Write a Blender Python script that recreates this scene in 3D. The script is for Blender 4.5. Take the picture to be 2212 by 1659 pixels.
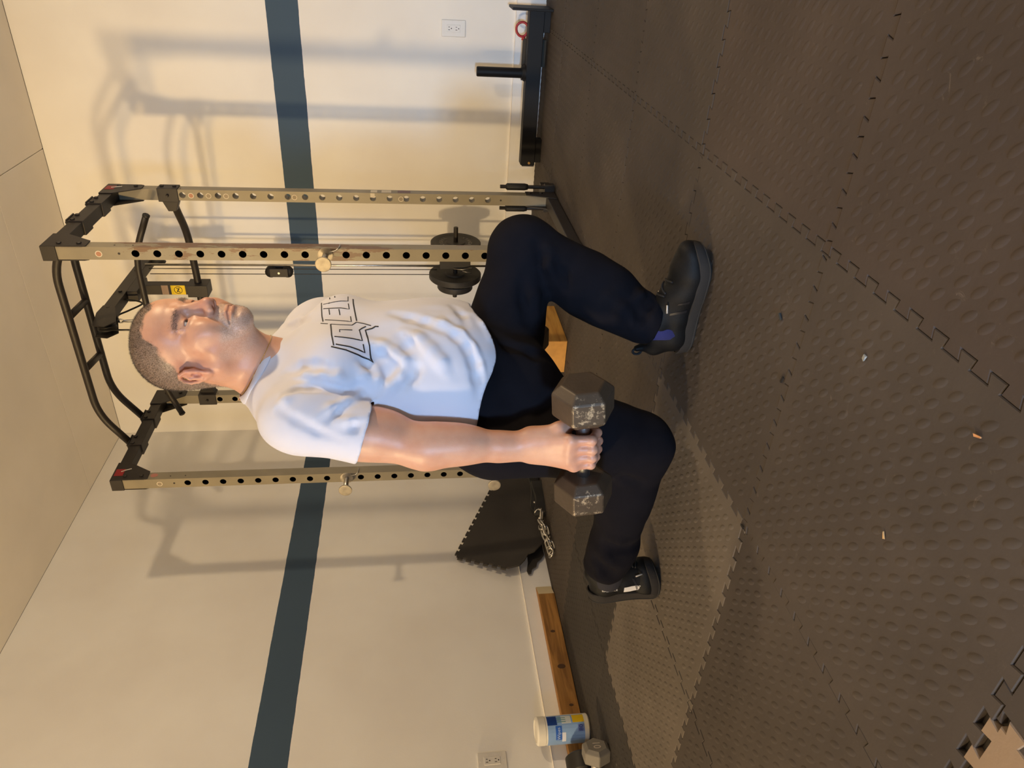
import bpy, bmesh, math, random
import numpy as np
from math import pi, sin, cos, radians, sqrt
from mathutils import Vector, Matrix

for _o in list(bpy.data.objects):
    bpy.data.objects.remove(_o)
SC = bpy.context.scene
COL = SC.collection
random.seed(7)
RNG = np.random.default_rng(7)

# ------------------------------------------------------------------ camera
# the photograph is a portrait shot stored lying on its side: the camera is rolled by a quarter turn
cam_d = bpy.data.cameras.new('camera')
cam = bpy.data.objects.new('camera', cam_d)
COL.objects.link(cam)
PITCH, ROLL, YAW = 0.132077051, -0.0165269852, 0.563761467
CAM = np.array([2.95452384, -4.1562246, 0.698116208])
_fw = np.array([-sin(YAW)*cos(PITCH), cos(YAW)*cos(PITCH), -sin(PITCH)])
_r = np.array([cos(YAW), sin(YAW), 0.0])
_u = np.cross(_r, _fw)
_r2 = _r*cos(ROLL)+_u*sin(ROLL)
_u2 = np.cross(_r2, _fw)
M = Matrix(((-_u2[0], _r2[0], -_fw[0], CAM[0]),
            (-_u2[1], _r2[1], -_fw[1], CAM[1]),
            (-_u2[2], _r2[2], -_fw[2], CAM[2]),
            (0, 0, 0, 1)))
cam.matrix_world = M
cam_d.sensor_fit = 'HORIZONTAL'
cam_d.sensor_width = 36.0
cam_d.lens = 36.0*1592.274/2212.0
cam_d.clip_start = 0.02
SC.camera = cam

# ------------------------------------------------------------------ world, lights, exposure
SC.view_settings.view_transform = 'Standard'
SC.view_settings.look = 'None'
SC.view_settings.exposure = 0.0
SC.view_settings.gamma = 1.0
SC.view_settings.use_curve_mapping = False
W = bpy.data.worlds.new('World'); SC.world = W
W.use_nodes = True
W.node_tree.nodes['Background'].inputs[0].default_value = (0.80, 0.86, 1.0, 1)
W.node_tree.nodes['Background'].inputs[1].default_value = 0.05


def area(name, loc, target, size, power, col, spread=180, size_y=None):
    d = bpy.data.lights.new(name, 'AREA')
    d.energy = power; d.color = col; d.size = size
    if size_y:
        d.shape = 'RECTANGLE'; d.size_y = size_y
    else:
        d.shape = 'DISK'
    d.spread = radians(spread)
    o = bpy.data.objects.new(name, d); COL.objects.link(o)
    o.location = loc
    o.rotation_euler = (Vector(target)-Vector(loc)).to_track_quat('-Z', 'Y').to_euler()
    return o


area('warm_lamp', (0.24, -5.60, 1.60), (1.5, -1.6, 1.3), 0.24, 88, (1.0, 0.715, 0.375))
area('warm_top_fill', (0.24, -5.60, 2.05), (1.7, 0.0, 2.35), 0.24, 4.6, (1.0, 0.62, 0.20), 46)  # added fill, narrowed to yellow the upper back wall
area('cool_low_fill', (2.55, -6.30, 0.50), (2.5, 0.0, 0.35), 0.35, 7.0, (0.40, 0.66, 1.0), 44)  # added fill with a tight cone, cools the lower back wall
area('cool_near', (2.80, -6.20, 1.00), (2.1, -1.5, 0.9), 0.30, 15.0, (0.38, 0.60, 1.0))
area('cool_side', (4.70, -2.60, 0.70), (1.8, -1.8, 0.7), 0.5, 2.5, (0.42, 0.66, 1.0))
area('warm_right', (4.20, -3.40, 1.28), (1.5, -2.5, 0.95), 0.55, 6, (1.0, 0.80, 0.56))
area('side_lamp', (3.75, -2.0, 1.95), (0.5, -2.6, 1.3), 0.16, 31, (1.0, 0.74, 0.44))

# ------------------------------------------------------------------ helpers
MATS = {}


def srgb(h):
    h = h.lstrip('#')
    v = [int(h[i:i+2], 16)/255 for i in (0, 2, 4)]
    return tuple(x/12.92 if x <= 0.04045 else ((x+0.055)/1.055)**2.4 for x in v)


def mat(name, col, rough=0.5, metal=0.0, bump=None, var=None, obj_col=False, coat=0.0, spec=0.5, sss=0.0):
    """plain procedural principled material: var=(scale, amount) mottles the colour, bump=(scale, strength)"""
    if name in MATS:
        return MATS[name]
    m = bpy.data.materials.new(name); m.use_nodes = True
    nt = m.node_tree; b = nt.nodes['Principled BSDF']
    if isinstance(col, str):
        col = srgb(col)
    b.inputs['Base Color'].default_value = (*col, 1)
    b.inputs['Roughness'].default_value = rough
    b.inputs['Metallic'].default_value = metal
    b.inputs['Specular IOR Level'].default_value = spec
    b.inputs['Coat Weight'].default_value = coat
    if sss:
        b.inputs['Subsurface Weight'].default_value = sss
        b.inputs['Subsurface Radius'].default_value = (0.012, 0.005, 0.003)
        b.inputs['Subsurface Scale'].default_value = 0.6
    tc = nt.nodes.new('ShaderNodeTexCoord')
    src = None
    if obj_col:
        oi = nt.nodes.new('ShaderNodeObjectInfo'); src = oi.outputs['Color']
    if var:
        n = nt.nodes.new('ShaderNodeTexNoise'); n.inputs['Scale'].default_value = var[0]
        n.inputs['Detail'].default_value = 5
        nt.links.new(tc.outputs['Object'], n.inputs['Vector'])
        r = nt.nodes.new('ShaderNodeMapRange')
        r.inputs['From Min'].default_value = 0.3; r.inputs['From Max'].default_value = 0.7
        r.inputs['To Min'].default_value = 1-var[1]; r.inputs['To Max'].default_value = 1+var[1]
        nt.links.new(n.outputs['Fac'], r.inputs['Value'])
        mx = nt.nodes.new('ShaderNodeMix'); mx.data_type = 'RGBA'; mx.blend_type = 'MULTIPLY'
        mx.inputs['Factor'].default_value = 1
        mx.inputs['A'].default_value = (*col, 1)
        if src:
            nt.links.new(src, mx.inputs['A'])
        nt.links.new(r.outputs['Result'], mx.inputs['B'])
        nt.links.new(mx.outputs['Result'], b.inputs['Base Color'])
    elif src:
        nt.links.new(src, b.inputs['Base Color'])
    if bump:
        n = nt.nodes.new('ShaderNodeTexNoise'); n.inputs['Scale'].default_value = bump[0]
        n.inputs['Detail'].default_value = 4
        nt.links.new(tc.outputs['Object'], n.inputs['Vector'])
        bp = nt.nodes.new('ShaderNodeBump'); bp.inputs['Strength'].default_value = bump[1]
        bp.inputs['Distance'].default_value = 0.002
        nt.links.new(n.outputs['Fac'], bp.inputs['Height'])
        nt.links.new(bp.outputs['Normal'], b.inputs['Normal'])
    MATS[name] = m
    return m


def nodes_of(m):
    return m.node_tree, m.node_tree.nodes['Principled BSDF']


def new_node(nt, kind, **kw):
    n = nt.nodes.new(kind)
    for k, v in kw.items():
        if k.startswith('i_'):
            n.inputs[k[2:].replace('_', ' ')].default_value = v
        else:
            setattr(n, k, v)
    return n


ORG = {}


def world_org(o):
    return ORG.get(o.name, np.zeros(3)) if o else np.zeros(3)


def obj(name, geo, m, parent=None, smooth=False, bevel=0, org=None):
    """geo = (verts, faces) in world space -> one mesh object, child of parent when given"""
    v, f = geo
    v = np.asarray(v, float)
    if parent is not None:
        o0 = world_org(parent)
    else:
        if org is None:
            org = ((v[:, 0].min()+v[:, 0].max())/2, (v[:, 1].min()+v[:, 1].max())/2, v[:, 2].min())
        o0 = np.asarray(org, float)
    me = bpy.data.meshes.new(name)
    me.from_pydata((v-o0).tolist(), [], [list(map(int, q)) for q in f])
    me.update()
    if smooth:
        for p in me.polygons:
            p.use_smooth = True
    o = bpy.data.objects.new(name, me); COL.objects.link(o)
    if m is not None:
        me.materials.append(m)
    if parent is not None:
        o.parent = parent
        ORG[o.name] = o0
    else:
        o.location = o0
        ORG[o.name] = o0
    if bevel:
        md = o.modifiers.new('bevel', 'BEVEL'); md.width = bevel; md.segments = 2
        md.limit_method = 'ANGLE'; md.angle_limit = radians(40)
    if smooth == 'auto':
        md = o.modifiers.new('wn', 'WEIGHTED_NORMAL'); md.keep_sharp = True
        me.set_sharp_from_angle(angle=radians(35))
    return o


def thing(name, label, cat, loc, group=None):
    o = bpy.data.objects.new(name, None); COL.objects.link(o)
    o.location = loc; o.empty_display_size = 0.05
    ORG[o.name] = np.asarray(loc, float)
    return tag(o, label, cat, group)


def tag(o, label=None, cat=None, group=None, kind=None):
    if label: o['label'] = label
    if cat: o['category'] = cat
    if group: o['group'] = group
    if kind: o['kind'] = kind
    return o


def join(*gs):
    V = []; F = []; n = 0
    for v, f in gs:
        v = np.asarray(v, float)
        V.append(v); F += [[i+n for i in q] for q in f]; n += len(v)
    return np.vstack(V), F


def xf(g, R=None, t=(0, 0, 0), s=1.0):
    v = np.asarray(g[0], float)*s
    if R is not None:
        v = v@np.asarray(R, float).T
    return v+np.asarray(t, float), g[1]


def rotm(axis, a):
    return np.array(Matrix.Rotation(a, 3, axis))


def frame(d, up=(0, 0, 1)):
    """rotation whose z column is d"""
    d = np.asarray(d, float); d = d/np.linalg.norm(d)
    up = np.asarray(up, float)
    if abs(d@up) > 0.98*np.linalg.norm(up):
        up = np.array([1.0, 0, 0])
    x = np.cross(up, d); x /= np.linalg.norm(x)
    return np.stack([x, np.cross(d, x), d], 1)


def box(c, s):
    c = np.asarray(c, float); h = np.asarray(s, float)/2
    v = [c+h*np.array(k) for k in ((-1, -1, -1), (1, -1, -1), (1, 1, -1), (-1, 1, -1), (-1, -1, 1), (1, -1, 1), (1, 1, 1), (-1, 1, 1))]
    f = [(0, 3, 2, 1), (4, 5, 6, 7), (0, 1, 5, 4), (1, 2, 6, 5), (2, 3, 7, 6), (3, 0, 4, 7)]
    return np.array(v), f


def box2(a, b):
    a = np.asarray(a, float); b = np.asarray(b, float)
    return box((a+b)/2, np.abs(b-a))


def prism(poly, z0, z1, holes=None):
    n = len(poly)
    v = [(x, y, z0) for x, y in poly]+[(x, y, z1) for x, y in poly]
    f = [list(range(n))[::-1], list(range(n, 2*n))]
    f += [(i, (i+1) % n, n+(i+1) % n, n+i) for i in range(n)]
    return np.array(v, float), f


def lathe(prof, n=32, cap=True):
    """prof = [(r, z)...] revolved about z"""
    v = []; f = []
    for r, z in prof:
        for k in range(n):
            a = 2*pi*k/n
            v.append((r*cos(a), r*sin(a), z))
    for i in range(len(prof)-1):
        for k in range(n):
            k2 = (k+1) % n
            f.append((i*n+k, i*n+k2, (i+1)*n+k2, (i+1)*n+k))
    if cap:
        f.append(list(range(n))[::-1])
        f.append([(len(prof)-1)*n+k for k in range(n)])
    return np.array(v, float), f


def tube(pts, r, n=12, cap=True, closed=False):
    """round tube along a polyline; r a number or one per point"""
    P = np.asarray(pts, float); m = len(P)
    R = np.full(m, r) if np.isscalar(r) else np.asarray(r, float)
    T = np.zeros_like(P)
    for i in range(m):
        a = P[(i-1) % m] if (closed or i > 0) else P[i]
        b = P[(i+1) % m] if (closed or i < m-1) else P[i]
        T[i] = (b-a)/max(1e-9, np.linalg.norm(b-a))
    up = np.array([0, 0, 1.0]) if abs(T[0][2]) < 0.9 else np.array([1.0, 0, 0])
    N = np.cross(np.cross(T[0], up), T[0]); N /= np.linalg.norm(N)
    v = []
    for i in range(m):
        N = N-T[i]*(N@T[i]); N /= np.linalg.norm(N)
        B = np.cross(T[i], N)
        for k in range(n):
            a = 2*pi*k/n
            v.append(P[i]+R[i]*(cos(a)*N+sin(a)*B))
    f = []
    for i in range(m if closed else m-1):
        j = (i+1) % m
        for k in range(n):
            k2 = (k+1) % n
            f.append((i*n+k, i*n+k2, j*n+k2, j*n+k))
    if cap and not closed:
        f.append(list(range(n))[::-1]); f.append([(m-1)*n+k for k in range(n)])
    return np.array(v), f


def fillet(pts, rad, seg=6):
    """round the corners of a polyline"""
    P = [np.asarray(p, float) for p in pts]
    out = [P[0]]
    for i in range(1, len(P)-1):
        a = P[i-1]-P[i]; b = P[i+1]-P[i]
        r = min(rad, 0.48*np.linalg.norm(a), 0.48*np.linalg.norm(b))
        p0 = P[i]+a/np.linalg.norm(a)*r; p1 = P[i]+b/np.linalg.norm(b)*r
        for k in range(seg+1):
            t = k/seg
            out.append((1-t)**2*p0+2*t*(1-t)*P[i]+t*t*p1)
    out.append(P[-1])
    return np.array(out)


def curve_pts(pts, n=40):
    """Catmull-Rom through the points"""
    P = [np.asarray(p, float) for p in pts]
    P = [2*P[0]-P[1]]+P+[2*P[-1]-P[-2]]
    out = []
    k = len(P)-3
    per = max(2, n//k)
    for i in range(k):
        p0, p1, p2, p3 = P[i:i+4]
        for j in range(per):
            t = j/per
            out.append(0.5*((2*p1)+(-p0+p2)*t+(2*p0-5*p1+4*p2-p3)*t*t+(-p0+3*p1-3*p2+p3)*t**3))
    out.append(P[-2])
    return np.array(out)


def text_geo(body, size, depth=0.0):
    """built-in font -> (verts, faces), lying in xy, centred"""
    c = bpy.data.curves.new('t', 'FONT'); c.body = body; c.size = size
    c.align_x = 'CENTER'; c.align_y = 'CENTER'; c.extrude = depth; c.resolution_u = 3
    o = bpy.data.objects.new('t', c); COL.objects.link(o)
    dg = bpy.context.evaluated_depsgraph_get()
    me = o.evaluated_get(dg).to_mesh()
    v = np.array([x.co[:] for x in me.vertices]).reshape(-1, 3); f = [list(p.vertices) for p in me.polygons]
    o.evaluated_get(dg).to_mesh_clear()
    bpy.data.objects.remove(o); bpy.data.curves.remove(c)
    return v, f


def copy_tree(o, parent=None):
    c = o.copy(); COL.objects.link(c)
    ORG[c.name] = world_org(o)
    if parent is not None:
        c.parent = parent
    for ch in list(o.children):
        copy_tree(ch, c)
    return c


# ------------------------------------------------------------------ shared materials
m_black = mat('black_paint', '#241f1c', 0.5, bump=(90, 0.12), var=(14, 0.10))
m_rubber = mat('black_rubber', '#191817', 0.6, bump=(220, 0.2))
m_chrome = mat('chrome', (0.56, 0.54, 0.50), 0.34, 1.0, var=(30, 0.12))
m_steel = mat('brushed_steel', (0.55, 0.54, 0.52), 0.34, 1.0, var=(60, 0.15))
m_white = mat('white_plastic', '#d9d6d0', 0.38)
m_dark = mat('socket_dark', '#2c2622', 0.6)
m_cable = mat('black_cable', '#141312', 0.4)
m_yellow = mat('yellow_sticker', '#e6c400', 0.5)
m_red = mat('red_print', '#8d1d22', 0.5)
m_label = mat('sticker_white', '#cfc6b4', 0.5)
m_orange = mat('sticker_orange', '#a8765a', 0.5)
m_ink = mat('black_ink', '#1b1a1f', 0.6)


def wood_mat(name, c1, c2, axis):
    m = mat(name, c1, 0.62)
    nt, b = nodes_of(m)
    tc = new_node(nt, 'ShaderNodeTexCoord')
    mp = new_node(nt, 'ShaderNodeMapping')
    sc = [9, 9, 9]; sc[axis] = 0.8
    mp.inputs['Scale'].default_value = sc
    nt.links.new(tc.outputs['Object'], mp.inputs['Vector'])
    n = new_node(nt, 'ShaderNodeTexNoise', i_Scale=4.0, i_Detail=6.0, i_Distortion=1.2)
    nt.links.new(mp.outputs['Vector'], n.inputs['Vector'])
    r = new_node(nt, 'ShaderNodeValToRGB')
    r.color_ramp.elements[0].position = 0.35; r.color_ramp.elements[0].color = (*srgb(c2), 1)
    r.color_ramp.elements[1].position = 0.62; r.color_ramp.elements[1].color = (*srgb(c1), 1)
    nt.links.new(n.outputs['Fac'], r.inputs['Fac'])
    nt.links.new(r.outputs['Color'], b.inputs['Base Color'])
    return m
# ------------------------------------------------------------------ room
HC = 2.59
Z0, Z1 = 1.2331, 1.3899


def wall_material(name):
    """cream emulsion with a painted slate-blue band (paint stays put: bounds in object height)"""
    m = mat(name, '#d9cbb0', 0.72, spec=0.3)
    nt, b = nodes_of(m)
    g = new_node(nt, 'ShaderNodeNewGeometry')
    s = new_node(nt, 'ShaderNodeSeparateXYZ'); nt.links.new(g.outputs['Position'], s.inputs['Vector'])
    n = new_node(nt, 'ShaderNodeTexNoise', i_Scale=14.0, i_Detail=3.0)
    nt.links.new(g.outputs['Position'], n.inputs['Vector'])
    w = new_node(nt, 'ShaderNodeMath', operation='MULTIPLY_ADD')
    w.inputs[1].default_value = 0.006; w.inputs[2].default_value = -0.003
    nt.links.new(n.outputs['Fac'], w.inputs[0])
    z = new_node(nt, 'ShaderNodeMath', operation='ADD')
    nt.links.new(s.outputs['Z'], z.inputs[0]); nt.links.new(w.outputs[0], z.inputs[1])
    a = new_node(nt, 'ShaderNodeMath', operation='GREATER_THAN'); a.inputs[1].default_value = Z0
    c = new_node(nt, 'ShaderNodeMath', operation='LESS_THAN'); c.inputs[1].default_value = Z1
    nt.links.new(z.outputs[0], a.inputs[0]); nt.links.new(z.outputs[0], c.inputs[0])
    k = new_node(nt, 'ShaderNodeMath', operation='MULTIPLY')
    nt.links.new(a.outputs[0], k.inputs[0]); nt.links.new(c.outputs[0], k.inputs[1])
    n2 = new_node(nt, 'ShaderNodeTexNoise', i_Scale=1.6, i_Detail=4.0)
    nt.links.new(g.outputs['Position'], n2.inputs['Vector'])
    rr = new_node(nt, 'ShaderNodeValToRGB')
    rr.color_ramp.elements[0].position = 0.35; rr.color_ramp.elements[0].color = (*srgb('#e6e3de'), 1)
    rr.color_ramp.elements[1].position = 0.65; rr.color_ramp.elements[1].color = (*srgb('#efeeea'), 1)
    nt.links.new(n2.outputs['Fac'], rr.inputs['Fac'])
    mx = new_node(nt, 'ShaderNodeMix', data_type='RGBA')
    nt.links.new(k.outputs[0], mx.inputs['Factor'])
    nt.links.new(rr.outputs['Color'], mx.inputs['A'])
    mx.inputs['B'].default_value = (*srgb('#42566a'), 1)
    nt.links.new(mx.outputs['Result'], b.inputs['Base Color'])
    n3 = new_node(nt, 'ShaderNodeTexNoise', i_Scale=160.0, i_Detail=3.0)
    nt.links.new(g.outputs['Position'], n3.inputs['Vector'])
    bp = new_node(nt, 'ShaderNodeBump'); bp.inputs['Strength'].default_value = 0.10; bp.inputs['Distance'].default_value = 0.002
    nt.links.new(n3.outputs['Fac'], bp.inputs['Height']); nt.links.new(bp.outputs['Normal'], b.inputs['Normal'])
    return m


XR, YF = 5.3, -10.5
m_wall = wall_material('wall_paint')
m_kerb = mat('kerb_paint', '#eeedeb', 0.6, bump=(60, 0.15), var=(5, 0.05))
m_caulk = mat('caulk_line', '#efeae2', 0.6)
m_ceil = mat('ceiling_paint', '#ece5da', 0.8, bump=(120, 0.1), var=(2.5, 0.04))
m_conc = mat('concrete', '#4b4640', 0.9, bump=(30, 0.4), var=(4, 0.2))
for nm, a, b_ in (('wall_back', (-0.1, 0, -0.05), (XR+0.1, 0.1, HC)), ('wall_left', (-0.1, YF, -0.05), (0, 0, HC)),
                  ('wall_right', (XR, YF, -0.05), (XR+0.1, 0, HC)), ('wall_front', (-0.1, YF-0.1, -0.05), (XR+0.1, YF, HC))):
    tag(obj(nm, box2(a, b_), m_wall), kind='structure')
ceil = tag(obj('ceiling', box2((-0.1, YF-0.1, HC+0.012), (XR+0.1, 0.1, HC+0.06)), m_conc), kind='structure')
# plasterboard sheets of the ceiling with open joints
ys = [0.0, -0.565, -1.785, -3.005, -4.225, -5.445, -7.9, YF]
xs = {0: [0, 1.823, 4.26, XR], 1: [0, 0.64, 3.08, XR]}
for j in range(len(ys)-1):
    X = xs[1 - j % 2] if j else [0, 1.823, 4.26, XR]
    for i in range(len(X)-1):
        g = 0.0018
        e = obj('ceiling_panel', box2((X[i]+g, ys[j+1]+g, HC), (X[i+1]-g, ys[j]-(0.004 if j == 0 else g), HC+0.011)), m_ceil, ceil, bevel=0.0015)
# concrete kerb at the foot of both walls, caulked joint on top
for nm, a, b_, a2, b2 in (('baseboard_back', (0, -0.012, -0.012), (XR, 0, 0.150), (0, -0.0135, 0.149), (XR, 0, 0.1535)),
                          ('baseboard_left', (0, YF, -0.012), (0.012, -0.012, 0.150), (0, YF, 0.149), (0.0135, -0.014, 0.1535))):
    k = tag(obj(nm, box2(a, b_), m_kerb, bevel=0.002), kind='structure')
    obj('caulk_bead', box2(a2, b2), m_caulk, k, bevel=0.002)

# ------------------------------------------------------------------ floor of interlocking foam tiles
floor = tag(obj('floor', box2((-0.1, YF-0.1, -0.06), (XR+0.1, 0.1, -0.012)), m_conc), kind='structure')
TS = 0.63; NT = 11; TP = TS/NT; TH = 0.0085


def edge_wave():
    s = [];
    for k in range(NT):
        s += [(k*TP+0.30*TP, -TH), (k*TP+0.23*TP, TH), (k*TP+0.77*TP, TH), (k*TP+0.70*TP, -TH)]
    return s


def tile_outline():
    e = edge_wave()
    P = [(-TH, -TH)]
    P += [(s, w) for s, w in e]
    P += [(TS-TH, -TH)]
    P += [(TS+w, s) for s, w in e]
    P += [(TS-TH, TS-TH)]
    P += [(s, TS+w) for s, w in reversed(e)]
    P += [(-TH, TS-TH)]
    P += [(w, s) for s, w in reversed(e)]
    return P


def inset(P, d):
    n = len(P); out = []
    for i in range(n):
        a = np.array(P[i-1]); b = np.array(P[i]); c = np.array(P[(i+1) % n])
        t1 = (b-a)/np.linalg.norm(b-a); t2 = (c-b)/np.linalg.norm(c-b)
        n1 = np.array([-t1[1], t1[0]]); n2 = np.array([-t2[1], t2[0]])
        mm = n1+n2; mm /= max(0.35, (mm@mm)/2)
        out.append(tuple(b+mm*d))
    return out


def tile_geo(domes=True):
    P = tile_outline(); n = len(P)
    rings = [(inset(P, 0.0006), -0.0118), (inset(P, 0.0006), -0.0016), (inset(P, 0.0019), 0.0)]
    v = []; f = []
    for q, z in rings:
        v += [(x, y, z) for x, y in q]
    for i in range(2):
        f += [(i*n+k, i*n+(k+1) % n, (i+1)*n+(k+1) % n, (i+1)*n+k) for k in range(n)]
    f.append([2*n+k for k in range(n)]); f.append(list(range(n))[::-1])
    return np.array(v, float), f


def dome_geo():
    v = []; f = []
    c45 = cos(pi/4)
    step = TS/19
    for i in range(19):
        for j in range(19):
            cx, cy = (i+0.5)*step, (j+0.5)*step
            if min(cx, cy, TS-cx, TS-cy) < 0.02:
                continue
            b = len(v)
            jit = 1+0.1*RNG.standard_normal()
            for rr, z in ((1.0, -0.0002), (0.72, 0.0008), (0.35, 0.0013)):
                for k in range(12):
                    a = 2*pi*k/12
                    px, py = 0.0165*rr*cos(a), 0.0072*rr*sin(a)
                    v.append((cx+(px*c45-py*-c45), cy-(px*c45-py*c45), z*min(1.15, max(0.6, jit))))
            for q in range(2):
                f += [(b+q*12+k, b+q*12+(k+1) % 12, b+(q+1)*12+(k+1) % 12, b+(q+1)*12+k) for k in range(12)]
            f.append([b+24+k for k in range(12)])
    return np.array(v, float), [list(reversed(q)) for q in f]


m_foam = mat('foam_tile', '#57493c', 0.8, bump=(70, 0.25), var=(3.5, 0.16), obj_col=True, spec=0.22)
nt, bb = nodes_of(m_foam)
old = bb.inputs['Base Color'].links[0].from_socket
# scuffs and rubbed-in dust on the foam
g_ = new_node(nt, 'ShaderNodeNewGeometry')
ns_ = new_node(nt, 'ShaderNodeTexNoise', i_Scale=22.0, i_Detail=8.0, i_Roughness=0.78, i_Distortion=1.5)
nt.links.new(g_.outputs['Position'], ns_.inputs['Vector'])
mr_ = new_node(nt, 'ShaderNodeMapRange')
for k, v in (('From Min', 0.62), ('From Max', 0.72), ('To Min', 0.0), ('To Max', 0.35)):
    mr_.inputs[k].default_value = v
nt.links.new(ns_.outputs['Fac'], mr_.inputs['Value'])
mx_ = new_node(nt, 'ShaderNodeMix', data_type='RGBA'); nt.links.new(mr_.outputs[0], mx_.inputs['Factor'])
nt.links.new(old, mx_.inputs['A']); mx_.inputs['B'].default_value = (*srgb('#8a8178'), 1)
nt.links.new(mx_.outputs['Result'], bb.inputs['Base Color'])
GX, GY = -0.005, -3.68
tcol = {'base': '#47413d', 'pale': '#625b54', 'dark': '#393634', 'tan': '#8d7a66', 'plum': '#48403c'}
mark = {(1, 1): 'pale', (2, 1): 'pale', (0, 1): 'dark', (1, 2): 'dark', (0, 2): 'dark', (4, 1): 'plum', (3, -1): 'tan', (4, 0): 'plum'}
tile_me = dome_me = None
for i in range(0, 9):
    for j in range(-5, 6):
        x, y = GX+i*TS-(6*TP if j < 0 else 0), GY+j*TS-(0.010 if (i, j) == (3, -1) else 0)
        if x > XR-0.05 or y < -6.2 or y > -0.3:
            continue
        if tile_me is None:
            t = obj('foam_tile', tile_geo(), m_foam, floor); tile_me = t.data
            d = obj('tread_bump', dome_geo(), m_foam, t, smooth=True); dome_me = d.data
            for oo in (t, d):
                oo.data.transform(Matrix.Translation(ORG[floor.name].tolist()))
        else:
            t = bpy.data.objects.new('foam_tile', tile_me); COL.objects.link(t); t.parent = floor
            d = bpy.data.objects.new('tread_bump', dome_me); COL.objects.link(d); d.parent = t
        t.location = Vector((x, y, 0))-Vector(ORG[floor.name].tolist())
        tag(d, kind='stuff')
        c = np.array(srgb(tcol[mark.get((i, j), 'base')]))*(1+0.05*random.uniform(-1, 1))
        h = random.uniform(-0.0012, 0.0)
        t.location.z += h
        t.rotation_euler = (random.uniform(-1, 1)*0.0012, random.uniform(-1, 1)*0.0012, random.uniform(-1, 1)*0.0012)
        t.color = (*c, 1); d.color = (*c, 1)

# litter on the mats; black flecks stand in for a hole and a tear
for k, (x, y, nm, c, lab) in enumerate((
        (2.2069, -3.4162, 'splinter', '#c9a06a', 'pale wood splinter lying on the dimpled mat near the camera'),
        (1.8823, -3.0492, 'dark_fleck', '#1a1614', 'black fleck standing in for the hole at the corner where four mats meet'),
        (2.2461, -3.0359, 'dark_fleck', '#15110f', 'black fleck standing in for a tear in the mat seam right of the near dumbbell'),
        (2.3462, -2.9690, 'dark_fleck', '#2c3134', 'dark grey foam sliver lying beside the front shoe'),
        (2.4449, -3.4898, 'splinter', '#c08a5a', 'tiny orange splinter on the nearest dimpled mat'),
        (2.4123, -3.2380, 'lint', '#8d9294', 'pale lint speck on the dark mat in front of the shoe'))):
    L, w = {'splinter': (0.011, 0.0025), 'dark_fleck': (0.014, 0.005), 'lint': (0.008, 0.007)}[nm]
    g = box((0, 0, 0.0026), (L, w, 0.0026))
    g = xf((g[0]+RNG.normal(0, 0.0006, g[0].shape), g[1]), rotm('Z', 0.6+1.1*k), (x, y, 0.0))
    tag(obj(nm, g, mat('litter_'+c[1:], c, 0.8)), lab, 'debris')

# ------------------------------------------------------------------ wall outlets


def outlet(name, c, ax, label):
    """duplex receptacle with plate; local x across, y up, z out of the wall"""
    R = np.array([[1, 0, 0], [0, 0, -1], [0, 1, 0]], float) if ax == 1 else np.array([[0, 0, 1], [1, 0, 0], [0, 1, 0]], float)
    t = thing(name, label, 'outlet', c)
    P = lambda g: xf(g, R, c)
    obj('cover_plate', P(box((0, 0, 0.003), (0.078, 0.122, 0.006))), m_white, t, bevel=0.0025)
    obj('receptacle', P(box((0, 0, 0.0068), (0.034, 0.068, 0.003))), m_white, t, bevel=0.001)
    for s in (-1, 1):
        y0 = s*0.0185
        for dx, h in ((-0.0065, 0.009), (0.0065, 0.007)):
            obj('slot', P(box((dx, y0+0.004, 0.0085), (0.0026, h, 0.001))), m_dark, t)
        obj('ground_hole', P(xf(lathe([(0.0028, 0), (0.0028, 0.001)], 10), t=(0, y0-0.0075, 0.008))), m_dark, t)
    for s in (-1, 1):
        obj('screw', P(xf(lathe([(0.003, 0), (0.003, 0.001)], 10), t=(0, s*0.049, 0.006))), m_white, t)
    return t


outlet('wall_outlet', (2.481, -0.001, 0.469), 1, 'white duplex outlet on the back wall above the black steel sled')
outlet('wall_outlet', (0.001, -2.416, 0.402), 0, 'white duplex outlet on the left wall above the wipes canister')
# ------------------------------------------------------------------ power rack
X0, X1, YFR, YBK = 0.718, 1.825, -1.387, -0.697
PW = 0.05; ZB, ZT = 0.05, 2.045
HZ = [0.488+0.0773*k for k in range(-2, 17)]


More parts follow.
